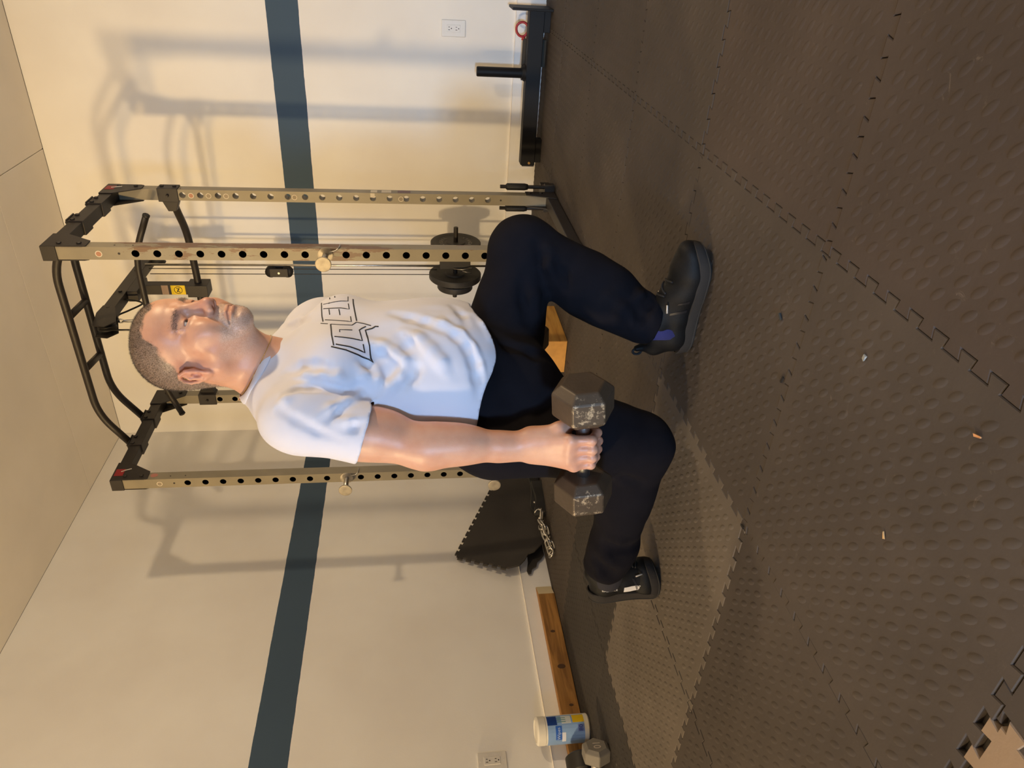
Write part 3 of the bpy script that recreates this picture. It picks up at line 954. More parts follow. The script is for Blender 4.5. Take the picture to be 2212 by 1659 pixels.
# ------------------------------------------------------------------ sled at the back wall with strap and red carabiner
sl = thing('weight_sled', 'low black steel sled with upright plate horn by the back wall', 'sled', (2.2, -0.15, 0))
m_sled = mat('sled_black', '#121214', 0.55, bump=(120, 0.06), var=(8, 0.08), spec=0.25)
mr = obj('main_rail', join(box2((1.845, -0.185, 0.032), (2.60, -0.115, 0.108))), m_sled, sl, bevel=0.003)
obj('end_cap', box2((1.838, -0.183, 0.034), (1.846, -0.117, 0.100)), m_black, mr, bevel=0.002)
obj('bolt', bolt_geo((1.858, -0.185, 0.062), (0, -1, 0), 0.008), mat('brass_bolt', '#c39a5e', 0.35, 0.8), mr)
obj('foot', box2((1.86, -0.18, 0.0), (1.98, -0.12, 0.033)), m_sled, sl, bevel=0.002)
obj('foot', box2((2.50, -0.18, 0.0), (2.60, -0.12, 0.033)), m_sled, sl, bevel=0.002)
obj('end_plate', box2((2.600, -0.245, 0.0), (2.612, -0.085, 0.200)), m_sled, sl, bevel=0.002)
obj('sleeve', join(xf(lathe([(0.0245, 0.108), (0.0245, 0.352), (0.022, 0.357)], 28), t=(2.305, -0.15, 0))), m_sled, sl, smooth='auto')
obj('sleeve_collar', xf(lathe([(0.040, 0.106), (0.040, 0.113), (0.034, 0.122), (0.034, 0.128)], 28), t=(2.305, -0.15, 0)), m_sled, sl, smooth='auto')
cr = thing('carabiner', 'red carabiner on a dark strap standing behind the black sled', 'carabiner', (2.50, -0.075, 0))
obj('ring', tube(np.array([(2.505+0.030*cos(t)*(1.0 if cos(t) > 0 else 1.2), -0.095, 0.128+0.030*sin(t)) for t in np.linspace(0, 2*pi, 27)[:-1]]), 0.006, 10, closed=True), mat('red_enamel', '#a3262b', 0.35), cr, smooth=True)
obj('gate_screw', tube([(2.470, -0.095, 0.118), (2.452, -0.095, 0.122)], 0.008, 10), mat('red_enamel', '#a3262b', 0.35), cr, smooth=True)
obj('strap', join(box2((2.33, -0.106, 0.0), (2.46, -0.086, 0.122))), mat('strap_dark', '#3a352d', 0.8, bump=(300, 0.3)), cr, bevel=0.003)

# ------------------------------------------------------------------ wipes canister
BX, BY, BR = 0.118, -2.372, 0.056
cn = thing('wipes_canister', 'white canister of cleaning wipes with blue and yellow label by the wall', 'canister', (BX, BY, 0))
m_cn = mat('canister_white', '#dedbd2', 0.3)
CB = lambda prof, n=44: xf(lathe(prof, n), t=(BX, BY, 0))
obj('body', CB([(BR-0.004, 0.001), (BR, 0.006), (BR, 0.180), (BR-0.002, 0.184)]), m_cn, cn, smooth='auto')
obj('lid', CB([(BR-0.001, 0.184), (BR+0.0005, 0.186), (BR+0.0005, 0.215), (BR-0.004, 0.221), (BR-0.012, 0.223), (BR-0.014, 0.220)]), m_cn, cn, smooth='auto')


def label_patch(name, a0, a1, z0, z1, m, lift, taper=(0, 0)):
    """patch of print wrapped on the canister; angles in degrees about its axis, taper shifts the ends' z"""
    n = 14; v = []; f = []
    for i in range(n+1):
        t = i/n; a = radians(a0+(a1-a0)*t)
        for r in (BR+lift-0.0004, BR+lift):
            v.append((BX+r*cos(a), BY+r*sin(a), z0+taper[0]*t)); v.append((BX+r*cos(a), BY+r*sin(a), z1+taper[1]*t))
    for i in range(n):
        b = 4*i; c = b+4
        f += [(b+2, c+2, c+3, b+3), (b+1, c+1, c, b), (b, c, c+2, b+2), (b+3, c+3, c+1, b+1)]
    f += [(0, 2, 3, 1), (4*n+1, 4*n+3, 4*n+2, 4*n)]
    return obj(name, (np.array(v), f), m, cn, smooth=False)


VA = math.degrees(math.atan2(CAM[1]-BY, CAM[0]-BX))
lp = label_patch('label', VA-120, VA+70, 0.024, 0.178, mat('label_blue', '#86a9dc', 0.35, var=(9, 0.12)), 0.0006)
label_patch('label_navy', VA+18, VA+62, 0.138, 0.178, mat('label_navy', '#123a86', 0.35), 0.0012, (0.0, 0.0))
label_patch('label_white', VA+22, VA+60, 0.078, 0.118, mat('label_pale', '#cfd8dc', 0.35), 0.0012)
label_patch('label_yellow', VA+24, VA+64, 0.024, 0.072, mat('label_gold', '#d9b81e', 0.35), 0.0012)
for a in (28, 38, 48):
    label_patch('label_ray', VA+a, VA+a+4, 0.10, 0.137, mat('label_teal', '#6d9aa0', 0.4), 0.0014)
label_patch('label_panel', VA-42, VA+14, 0.120, 0.146, mat('label_royal', '#2f63c4', 0.35), 0.0012)
label_patch('label_panel', VA-52, VA-12, 0.104, 0.120, mat('label_white2', '#d9dff0', 0.35), 0.0012)
label_patch('label_panel', VA-12, VA+16, 0.026, 0.052, mat('label_violet', '#6f84c4', 0.35), 0.0012)


def wrap_text(body, a, z, size, m, lift):
    g = text_geo(body, size)
    ang = radians(a)+g[0][:, 0]/BR
    r = BR+lift+g[0][:, 2]
    return np.stack([BX+r*np.cos(ang), BY+r*np.sin(ang), z+g[0][:, 1]], 1), g[1]


obj('label_print', wrap_text('80', VA+2, 0.039, 0.024, None, 0.0020), mat('print_navy', '#2a3c8c', 0.4), cn)
obj('label_print', wrap_text('Wipes', VA-16, 0.133, 0.018, None, 0.0020), mat('print_sky', '#b9cff2', 0.4), cn)

# ------------------------------------------------------------------ dumbbells near the left wall


def hexa(r, L, ch, n=6, twist=0.0):
    """hexagonal (or n-gonal) head along z with chamfered ends"""
    pr = [(r*0.70, -L/2), (r, -L/2+ch), (r, L/2-ch), (r*0.70, L/2)]
    g = lathe(pr, n)
    return g[0]@rotm('Z', twist).T, g[1]


m_neo = mat('grey_neoprene', '#77736c', 0.55, bump=(160, 0.15), var=(12, 0.06))
t = thing('dumbbell', 'grey hex dumbbell marked 10 on the floor beside the wipes canister', 'dumbbell', (0.28, -2.66, 0))
ax = np.array([0.93, 0.36, 0.0]); ax /= np.linalg.norm(ax)
c0 = np.array([0.355, -2.625, 0.049])
for k in (0, 1):
    c = c0-ax*(0.0 if k == 0 else 0.165)
    obj('head', xf(hexa(0.056, 0.066, 0.012, 6, 0), frame(ax, (0, 0, 1)), c), m_neo, t, bevel=0.004)
obj('handle', tube([c0, c0-ax*0.165], 0.016, 14), m_chrome, t, smooth=True)
obj('number', xf(text_geo('10', 0.040, 0.0006), frame(ax, (0, 0, 1))@rotm('Z', pi), c0+ax*0.0335), mat('number_pale', '#b9aea0', 0.5), t)
t = thing('dumbbell', 'black round-headed dumbbell standing against the board by the left wall', 'dumbbell', (0.13, -2.56, 0))
ax = np.array([0.12, 1.0, 0.0]); ax /= np.linalg.norm(ax)
c0 = np.array([0.128, -2.535, 0.0615])
m_rb = mat('round_rubber', '#1b1918', 0.55, bump=(160, 0.1))
for k in (0, 1):
    c = c0-ax*(0.0 if k == 0 else 0.19)
    obj('head', xf(lathe([(0.050, -0.038), (0.0605, -0.030), (0.0605, 0.030), (0.050, 0.038)], 36), frame(ax), c), m_rb, t, smooth='auto')
obj('handle', tube([c0, c0-ax*0.19], 0.015, 14), m_chrome, t, smooth=True)
# ------------------------------------------------------------------ signed-distance modelling for the person


class Field:
    """list of primitives blended in order; op 'u' smooth union, 's' smooth subtraction"""

    def __init__(self):
        self.pr = []

    def add(self, fn, lo, hi, k, op):
        self.pr.append((fn, np.asarray(lo, float), np.asarray(hi, float), k, op))
        return self

    def cone(self, a, b, r1, r2=None, k=0.02, op='u', sq=None):
        """tapered capsule; sq=(axis, factor) flattens the section along a direction"""
        a = np.asarray(a, float); b = np.asarray(b, float)
        r2 = r1 if r2 is None else r2
        ab = b-a; L = max(1e-12, ab@ab)
        R = max(r1, r2)
        if sq is None:
            def fn(p):
                t = np.clip(((p-a)@ab)/L, 0, 1)
                return np.linalg.norm(p-a-t[:, None]*ab, axis=1)-(r1+(r2-r1)*t)
        else:
            n = np.asarray(sq[0], float); n = n/np.linalg.norm(n); s = sq[1]

            def fn(p):
                t = np.clip(((p-a)@ab)/L, 0, 1)
                q = p-a-t[:, None]*ab
                w = q@n
                q = q+np.outer(w*(1/s-1), n)
                return (np.linalg.norm(q, axis=1)-(r1+(r2-r1)*t))*min(1.0, s)
        return self.add(fn, np.minimum(a, b)-R*1.02, np.maximum(a, b)+R*1.02, k, op)

    def chain(self, pts, rs, k=0.02, op='u', sq=None):
        for i in range(len(pts)-1):
            self.cone(pts[i], pts[i+1], rs[i], rs[i+1], k if i == 0 else min(k, 0.012), op, sq)
        return self

    def ell(self, c, r, R=None, k=0.02, op='u'):
        c = np.asarray(c, float); r = np.asarray(r, float)
        Rm = np.eye(3) if R is None else np.asarray(R, float)

        def fn(p):
            q = (p-c)@Rm
            k0 = np.linalg.norm(q/r, axis=1); k1 = np.linalg.norm(q/(r*r), axis=1)
            return k0*(k0-1)/np.maximum(k1, 1e-9)
        e = np.abs(Rm)@r
        return self.add(fn, c-e, c+e, k, op)

    def eval(self, p, sel=None):
        d = np.full(len(p), 1.0)
        for fn, lo, hi, k, op in (self.pr if sel is None else sel):
            e = fn(p)
            if op == 'u':
                h = np.maximum(k-np.abs(d-e), 0)/k
                d = np.minimum(d, e)-h*h*k*0.25
            else:
                e = -e
                h = np.maximum(k-np.abs(d-e), 0)/k
                d = np.maximum(d, e)+h*h*k*0.25
        return d

    def near(self, lo, hi, m):
        return [q for q in self.pr if np.all(q[1]-m-q[3] <= hi) and np.all(q[2]+m+q[3] >= lo)]

    def eval_pts(self, P, cell=0.06):
        """evaluate scattered points, bucketed so that each sees only nearby primitives"""
        key = np.floor(P/cell).astype(np.int64)
        lin = (key[:, 0]*4096+key[:, 1])*4096+key[:, 2]
        order = np.argsort(lin, kind='stable'); ls = lin[order]
        cuts = np.flatnonzero(np.diff(ls))+1
        out = np.empty(len(P))
        for g in np.split(order, cuts):
            q = P[g]
            out[g] = self.eval(q, self.near(q.min(0), q.max(0), 0.03))
        return out

    def grad(self, P, e=0.0006):
        g = np.stack([self.eval_pts(P+np.eye(3)[i]*e)-self.eval_pts(P-np.eye(3)[i]*e) for i in range(3)], 1)
        return g/np.maximum(np.linalg.norm(g, axis=1), 1e-9)[:, None]

    def mesh(self, h, disp=None, lo=None, hi=None, newton=1):
        """sparse surface nets"""
        us = [q for q in self.pr if q[4] == 'u']
        L = np.min([q[1] for q in us], 0)-3*h if lo is None else np.asarray(lo, float)
        H = np.max([q[2] for q in us], 0)+3*h if hi is None else np.asarray(hi, float)
        N = 14
        nb = np.ceil((H-L)/(N*h)).astype(int)
        n1 = nb*N+1
        bi = np.stack(np.meshgrid(*[np.arange(x) for x in nb], indexing='ij'), -1).reshape(-1, 3)
        ctr = L+(bi+0.5)*N*h
        dc = self.eval_pts(ctr, 0.2)
        bi = bi[np.abs(dc) < 0.9*N*h+0.03]
        loc = np.stack(np.meshgrid(*[np.arange(N+1)]*3, indexing='ij'), -1).reshape(-1, 3)
        ids = []; pos = []; quads = []
        st = np.array([n1[1]*n1[2], n1[2], 1])
        for b in bi:
            g = b*N
            p = L+(g+loc)*h
            sel = self.near(p[0], p[-1], 0.02)
            if not sel:
                continue
            f = self.eval(p, sel)
            if disp is not None:
                f = f+disp(p)
            if f.min() > 0 or f.max() < 0:
                continue
            f = f.reshape(N+1, N+1, N+1); s = f < 0
            c = [f[i:N+i, j:N+j, k:N+k] for i in (0, 1) for j in (0, 1) for k in (0, 1)]
            cs = np.stack([q < 0 for q in c], -1).sum(-1)
            act = (cs > 0) & (cs < 8)
            I = np.argwhere(act)
            if len(I):
                V = np.stack([q[act] for q in c], 1)
                acc = np.zeros((len(I), 3)); cnt = np.zeros(len(I))
                off = np.array([(i, j, k) for i in (0, 1) for j in (0, 1) for k in (0, 1)], float)
                for a_ in range(8):
                    for ax in range(3):
                        if off[a_][ax] == 0:
                            b_ = a_+(4, 2, 1)[ax]
                            va, vb = V[:, a_], V[:, b_]
                            x = (va < 0) != (vb < 0)
                            t = va/np.where(x, va-vb, 1)
                            q = off[a_]+t[:, None]*(off[b_]-off[a_])
                            acc += np.where(x[:, None], q, 0); cnt += x
                pos.append(L+(g+I+acc/cnt[:, None])*h)
                ids.append((g+I)@st)
            for ax in range(3):
                sl0 = [slice(0, N)]*3; sl1 = [slice(0, N)]*3; sl1[ax] = slice(1, N+1)
                a_ = s[tuple(sl0)]; b_ = s[tuple(sl1)]
                E = np.argwhere(a_ != b_)
                if not len(E):
                    continue
                fl = a_[a_ != b_]
                G = g+E
                o1 = np.zeros(3, int); o2 = np.zeros(3, int)
                o1[(ax+1) % 3] = 1; o2[(ax+2) % 3] = 1
                ok = (G[:, (ax+1) % 3] > 0) & (G[:, (ax+2) % 3] > 0)
                G = G[ok]; fl = fl[ok]
                q = np.stack([(G-o1-o2)@st, (G-o2)@st, G@st, (G-o1)@st], 1)
                q[~fl] = q[~fl][:, ::-1]
                quads.append(q)
        ids = np.concatenate(ids); pos = np.concatenate(pos); quads = np.concatenate(quads)
        o = np.argsort(ids); ids = ids[o]; pos = pos[o]
        ix = np.searchsorted(ids, quads); ix = np.minimum(ix, len(ids)-1)
        good = (ids[ix] == quads).all(1)
        F = ix[good]
        if disp is None:
            for _ in range(newton):
                pos = self.project(pos)
        return pos, F

    def project(self, P):
        return P-np.clip(self.eval_pts(P), -0.003, 0.003)[:, None]*self.grad(P)


def relax(V, F, it=1, lam=0.5):
    for _ in range(it):
        acc = np.zeros_like(V); cnt = np.zeros(len(V))
        for a, b in ((0, 1), (1, 2), (2, 3), (3, 0)):
            np.add.at(acc, F[:, a], V[F[:, b]]); np.add.at(acc, F[:, b], V[F[:, a]])
            np.add.at(cnt, F[:, a], 1); np.add.at(cnt, F[:, b], 1)
        V = V+lam*(acc/np.maximum(cnt, 1)[:, None]-V)
    return V


def compact(V, F):
    u = np.unique(F); m = np.full(len(V), -1); m[u] = np.arange(len(u))
    return V[u], m[F], u


def vnormals(V, F):
    n = np.cross(V[F[:, 2]]-V[F[:, 0]], V[F[:, 3]]-V[F[:, 1]])
    o = np.zeros_like(V)
    for k in range(4):
        np.add.at(o, F[:, k], n)
    return o/np.maximum(np.linalg.norm(o, axis=1), 1e-12)[:, None]


def vnoise(P, f, seed=0):
    """cheap smooth value noise in [-1, 1]"""
    q = P*f+seed*17.31
    i = np.floor(q).astype(np.int64); t = q-i; t = t*t*(3-2*t)
    out = np.zeros(len(P))
    for a in (0, 1):
        for b in (0, 1):
            for c in (0, 1):
                h = ((i[:, 0]+a)*73856093) ^ ((i[:, 1]+b)*19349663) ^ ((i[:, 2]+c)*83492791)
                h = (h*2654435761) & 0xffffffff
                h ^= h >> 15; h = (h*2246822519) & 0xffffffff; h ^= h >> 13
                w = (t[:, 0] if a else 1-t[:, 0])*(t[:, 1] if b else 1-t[:, 1])*(t[:, 2] if c else 1-t[:, 2])
                out += w*((h & 0xffff)/32767.5-1)
    return out


def sstep(x, a, b):
    t = np.clip((x-a)/(b-a), 0, 1)
    return t*t*(3-2*t)
# ------------------------------------------------------------------ the man: joints (metres, world)
HS = 1.045                                  # head size against a 0.236 m norm
HEAD = np.array([2.136, -2.672, 1.180])     # between the eyes' height and the ears
HYAW, HPIT, HROL = radians(-9.0), radians(6.0), radians(0.0)
HR = rotm('Z', HYAW)@rotm('Y', HPIT)@rotm('X', HROL)


def hd(p):
    return HEAD+HR@(np.asarray(p, float)*HS)


J = dict(
    hipR=(1.925, -2.745, 0.505), hipL=(1.945, -2.575, 0.505),
    kneR=(1.848, -2.705, 0.134), ankR=(1.435, -2.690, 0.150),
    kneL=(2.252, -2.430, 0.421), ankL=(2.128, -2.565, 0.115),
    shR=(2.052, -2.862, 0.940), elR=(2.010, -2.905, 0.680), wrR=(2.004, -2.905, 0.448),
    shL=(2.060, -2.470, 0.940), elL=(1.985, -2.405, 0.690), wrL=(1.870, -2.365, 0.475),
)
J = {k: np.array(v) for k, v in J.items()}
TX, TY = 2.052, -2.665                      # trunk axis

GR = dict(c=np.array([2.010, -2.918, 0.340]), ax=np.array([1.0, 0.0, 0.11]))      # right dumbbell grip
GL = dict(c=np.array([1.850, -2.362, 0.378]), ax=np.array([1.0, 0.03, 0.06]))     # left dumbbell grip
for g_ in (GR, GL):
    g_['ax'] = g_['ax']/np.linalg.norm(g_['ax'])


def trunk(F, e=0.0, k=0.05):
    """ribcage, belly and pelvis, inflated by e"""
    F.ell((TX+0.000, TY, 0.845), (0.128+e, 0.182+e, 0.150+e), k=k)
    F.ell((TX-0.005, TY, 0.690), (0.132+e, 0.168+e, 0.170+e), k=k)
    F.ell((TX+0.026, TY, 0.640), (0.100+e, 0.140+e, 0.120+e), k=k)
    F.ell((TX-0.085, TY, 0.545), (0.135+e, 0.172+e, 0.125+e), k=k)
    for s in (-1, 1):
        F.ell((TX+0.062, TY+s*0.085, 0.860), (0.072+e, 0.090+e, 0.070+e), k=0.03)
        F.cone((TX-0.012, TY+s*0.045, 1.022), (TX-0.005, TY+s*0.165, 0.958), 0.046+e, 0.054+e, k=0.04)
    F.cone((TX-0.025, TY, 0.96), (TX+0.0, TY, 1.02), 0.075+e, 0.062+e, k=0.04)


def head_field(F):
    P = lambda a, b, r1, r2=None, k=0.008, op='u', sq=None: F.cone(hd(a), hd(b), r1*HS, None if r2 is None else r2*HS, k*HS, op, sq)
    E = lambda c, r, k=0.012, op='u', R=None: F.ell(hd(c), np.array(r)*HS, HR if R is None else HR@R, k*HS, op)
    E((-0.014, 0, 0.036), (0.099, 0.078, 0.082), k=0.02)
    E((0.030, 0, 0.040), (0.060, 0.066, 0.062), k=0.02)
    E((0.028, 0, -0.034), (0.060, 0.062, 0.078), k=0.022)
    E((-0.045, 0, -0.01), (0.058, 0.064, 0.062), k=0.02)
    for s in (-1, 1):
        P((-0.004, s*0.056, -0.060), (0.066, s*0.020, -0.100), 0.019, 0.018, k=0.022)
        P((-0.006, s*0.060, -0.030), (-0.002, s*0.057, -0.066), 0.016, 0.018, k=0.02)
        E((0.048, s*0.046, -0.026), (0.028, 0.022, 0.018), k=0.02)
        P((0.030, s*0.052, -0.055), (0.060, s*0.036, -0.070), 0.016, 0.016, k=0.022)
        P((0.084, s*0.012, 0.017), (0.066, s*0.046, 0.020), 0.0105, 0.010, k=0.014)
    E((0.074, 0, -0.102), (0.0185, 0.024, 0.0165), k=0.016)
    P((0.020, 0, -0.098), (0.070, 0, -0.108), 0.030, 0.014, k=0.02)
    # muzzle
    E((0.073, 0, -0.076), (0.0225, 0.032, 0.028), k=0.016)
    for s in (-1, 1):
        E((0.0945, s*0.0325, -0.004), (0.020, 0.020, 0.0125), k=0.013, op='s')
    # eyelids: a ball with an almond opening
    for s in (-1, 1):
        F.ell(hd((0.0685, s*0.0325, -0.004)), np.array((0.0150, 0.0165, 0.0140))*HS, HR, 0.006*HS)
        F.ell(hd((0.0825, s*0.0330, -0.0045)), np.array((0.0105, 0.0134, 0.0031))*HS, HR@rotm('Z', s*0.22), 0.0016*HS, 's')
        P((0.0795, s*0.022, 0.0075), (0.071, s*0.047, 0.004), 0.0052, 0.0045, k=0.008)
        P((0.0775, s*0.020, -0.018), (0.069, s*0.044, -0.016), 0.0045, 0.004, k=0.010)
    # nose
    P((0.0865, 0, 0.006), (0.1020, 0, -0.036), 0.0088, 0.0115, k=0.012)
    E((0.1030, 0, -0.0405), (0.0140, 0.0140, 0.0118), k=0.008)
    for s in (-1, 1):
        E((0.0965, s*0.0135, -0.0455), (0.0125, 0.0082, 0.0088), k=0.006)
        E((0.1015, s*0.0072, -0.0535), (0.0062, 0.0036, 0.0042), k=0.003, op='s')
    # lips, parted line and corners turned slightly down
    for z, x, r in ((-0.0760, 0.0925, 0.0044), (-0.0872, 0.0915, 0.0052)):
        P((x-0.0015, -0.010, z), (x-0.0015, 0.010, z), r, k=0.008)
        for s in (-1, 1):
            P((x-0.0015, s*0.010, z), (x-0.0130, s*0.0265, -0.0845), r, 0.0020, k=0.007)
    P((0.0978, -0.012, -0.0813), (0.0978, 0.012, -0.0813), 0.0024, k=0.003, op='s')
    for s in (-1, 1):
        P((0.0978, s*0.012, -0.0813), (0.0822, s*0.031, -0.0865), 0.0024, 0.0015, k=0.003, op='s')
        # fold from nose wing to mouth corner, cheek pad above it
        P((0.0915, s*0.026, -0.052), (0.0800, s*0.039, -0.084), 0.0014, 0.0010, k=0.008, op='s')
        E((0.066, s*0.040, -0.044), (0.021, 0.020, 0.024), k=0.018)
    P((0.0965, -0.012, -0.0965), (0.0965, 0.012, -0.0965), 0.0032, k=0.010, op='s')
    # ears
    for s in (-1, 1):
        T = rotm('Y', radians(-12))@rotm('Z', s*radians(22))
        Q = lambda x, y, z: np.array((-0.013, s*0.0735, -0.021))+T@np.array((x, s*y, z))
        E(Q(0.0, 0.008, 0.0), (0.0165, 0.0055, 0.0275), k=0.006, R=T)
        hx = [(0.012, 0.003, -0.002), (0.014, 0.007, 0.014), (0.008, 0.011, 0.027), (-0.003, 0.013, 0.031), (-0.013, 0.015, 0.026), (-0.0185, 0.016, 0.013), (-0.018, 0.015, -0.002), (-0.012, 0.012, -0.016), (-0.005, 0.009, -0.026)]
        for i in range(len(hx)-1):
            P(Q(*hx[i]), Q(*hx[i+1]), 0.0036, 0.0036, k=0.003)
        E(Q(0.002, 0.008, -0.028), (0.0075, 0.0045, 0.0085), k=0.006, R=T)
        E(Q(0.003, 0.0150, -0.005), (0.0085, 0.0100, 0.0120), k=0.003, op='s', R=T)
        E(Q(-0.006, 0.0170, 0.012), (0.0080, 0.0062, 0.0120), k=0.003, op='s', R=T)
        P(Q(-0.009, 0.0125, -0.008), Q(-0.007, 0.0125, 0.012), 0.0030, 0.0034, k=0.004)
        P(Q(-0.007, 0.0125, 0.012), Q(0.004, 0.011, 0.020), 0.0034, 0.0026, k=0.004)
        E(Q(0.0125, 0.0075, -0.006), (0.0040, 0.0040, 0.0060), k=0.004, R=T)
    # neck
    nb = np.array((TX-0.012, TY, 0.985))
    F.cone(nb, hd((-0.030, 0, -0.065)), 0.066, 0.060*HS, k=0.03)
    F.cone(nb+np.array((0.03, 0, 0.02)), hd((0.012, 0, -0.085)), 0.046, 0.040*HS, k=0.03)
    for s in (-1, 1):
        F.cone(hd((-0.030, s*0.058, -0.052)), (TX+0.055, TY+s*0.022, 0.99), 0.016, 0.011, k=0.022)


def hand_field(F, G, wr, el, side):
    """fist around a bar: side=-1 right hand (back of the hand towards -y), +1 left"""
    c, ax = G['c'], G['ax']
    out = np.array([0, side, 0.0]); up = np.cross(ax, out)*(1 if np.cross(ax, out)[2] > 0 else -1); up /= np.linalg.norm(up)
    Q = lambda a, o, u: c+ax*a+out*o+up*u
    spec = [(0.0400, 0.0102, 0.98), (0.0165, 0.0106, 1.04), (-0.0070, 0.0102, 1.0), (-0.0295, 0.0090, 0.90)]
    wr = np.asarray(wr)
    for i, (a, r, L) in enumerate(spec):
        mcp = Q(a, 0.026, 0.032+(0.004 if i in (1, 2) else 0)-(0.006 if i == 3 else 0))
        w = wr+ax*(a*0.62)+out*0.003
        F.cone(w, mcp, 0.0165, r*1.22, k=0.022 if i else 0.03)
        F.ell(mcp+out*0.003, (0.0105, 0.0095, 0.0105), k=0.008)
        pip = Q(a*0.97, 0.0325*L, -0.012*L)
        dip = Q(a*0.93, 0.006, -0.0305*L)
        tip = Q(a*0.90, -0.021, -0.020*L)
        F.cone(mcp, pip, r*1.05, r, k=0.007)
        F.cone(pip, dip, r, r*0.92, k=0.004)
        F.cone(dip, tip, r*0.92, r*0.80, k=0.004)
        F.ell(pip+out*0.001, (r*1.06, r*1.04, r*1.06), k=0.004)
    # heel of the hand and ball of the thumb
    F.cone(wr+ax*0.014-out*0.010, Q(0.022, -0.014, 0.036), 0.019, 0.016, k=0.02)
    F.cone(wr-ax*0.014-out*0.008, Q(-0.022, -0.012, 0.032), 0.017, 0.014, k=0.02)
    F.chain([wr+ax*0.024-out*0.004, Q(0.050, -0.006, 0.050), Q(0.049, -0.026, 0.020), Q(0.030, -0.031, -0.002), Q(0.012, -0.028, -0.016)], [0.015, 0.0135, 0.0118, 0.0108, 0.0092], k=0.014)


def arm_field(F, sh, el, wr, side):
    sh, el, wr = map(np.asarray, (sh, el, wr))
    out = np.array([0, side, 0])
    F.cone(sh+np.array((0.006, 0, -0.005)), el, 0.056, 0.044, k=0.03)
    F.ell(sh+out*0.006+np.array((0.006, 0, -0.02)), (0.056, 0.054, 0.070), k=0.03)
    m = sh*0.45+el*0.55
    F.ell(m+np.array((0.018, 0, 0.0)), (0.042, 0.046, 0.085), k=0.03)        # biceps
    F.ell(m+np.array((-0.010, 0, 0.005)), (0.038, 0.042, 0.085), k=0.03)      # triceps
    f1 = el*0.72+wr*0.28
    F.cone(el, wr, 0.042, 0.0265, k=0.03, sq=((0, 1, 0), 0.92))
    F.ell(f1+np.array((0.010, 0, 0.01)), (0.041, 0.042, 0.080), k=0.03)      # forearm bulk
    F.ell(el+np.array((-0.028, 0, -0.012)), (0.018, 0.022, 0.026), k=0.02)   # point of the elbow
    F.cone(el*0.3+wr*0.7, wr, 0.031, 0.0265, k=0.02, sq=((0, 1, 0), 0.85))


def body_field():
    F = Field()
    trunk(F)
    for s, sd in (('R', -1), ('L', 1)):
        arm_field(F, J['sh'+s], J['el'+s], J['wr'+s], sd)
        h, kn, an = J['hip'+s], J['kne'+s], J['ank'+s]
        F.cone(h, kn, 0.082, 0.056, k=0.05)
        F.cone(kn, an, 0.054, 0.036, k=0.03)
        F.ell(kn*0.65+an*0.35+np.array((-0.012, 0, -0.01) if s == 'L' else (0, 0, 0.012)), (0.050, 0.046, 0.060) if s == 'L' else (0.070, 0.046, 0.046), k=0.03)
    # feet inside the shoes
    F.chain([J['ankL'], (2.115, -2.568, 0.050), (2.22, -2.572, 0.040), (2.29, -2.572, 0.032)], [0.036, 0.032, 0.032, 0.022], k=0.02)
    F.chain([J['ankR'], (1.352, -2.690, 0.150), (1.330, -2.692, 0.075), (1.375, -2.688, 0.036)], [0.036, 0.026, 0.024, 0.016], k=0.02)
    hand_field(F, GR, J['wrR'], J['elR'], -1)
    hand_field(F, GL, J['wrL'], J['elL'], 1)
    head_field(F)
    return F


# ------------------------------------------------------------------ clothes
FOLD_SHIRT = []
FOLD_PANTS = []


def sleeve_plane(p, s):
    """signed height above the hem plane of a sleeve"""
    if s == 'R':
        return (p[:, 2]-(0.826-0.33*(p[:, 0]-1.965)))*0.95
    return p[:, 2]-0.80


def shirt_field():
    F = Field()
    trunk(F, 0.012, k=0.06)
    F.ell((TX+0.004, TY, 0.600), (0.142, 0.185, 0.13), k=0.06)
    F.ell((TX+0.004, TY+0.01, 0.720), (0.134, 0.176, 0.16), k=0.06)
    for s, sd in (('R', -1), ('L', 1)):
        sh, el = J['sh'+s], J['el'+s]
        out = np.array([0, sd, 0])
        F.ell(sh+out*0.010+np.array((0.006, 0, -0.02)), (0.069, 0.064, 0.084), k=0.04)
        a, b = sh+np.array((0.004, 0, -0.02)), sh*0.30+el*0.70+out*0.004+np.array((0.008, 0, 0))
        G = Field().cone(a, b, 0.066 if s == 'R' else 0.070, 0.068 if s == 'R' else 0.076)
        q = G.pr[0]
        F.add(lambda p, f=q[0], s=s: np.maximum(f(p), -sleeve_plane(p, s)), q[1], q[2], 0.022, 'u')
    for a, b, r1, r2, k, op in FOLD_SHIRT:
        F.cone(a, b, r1, r2, k, op)
    return F


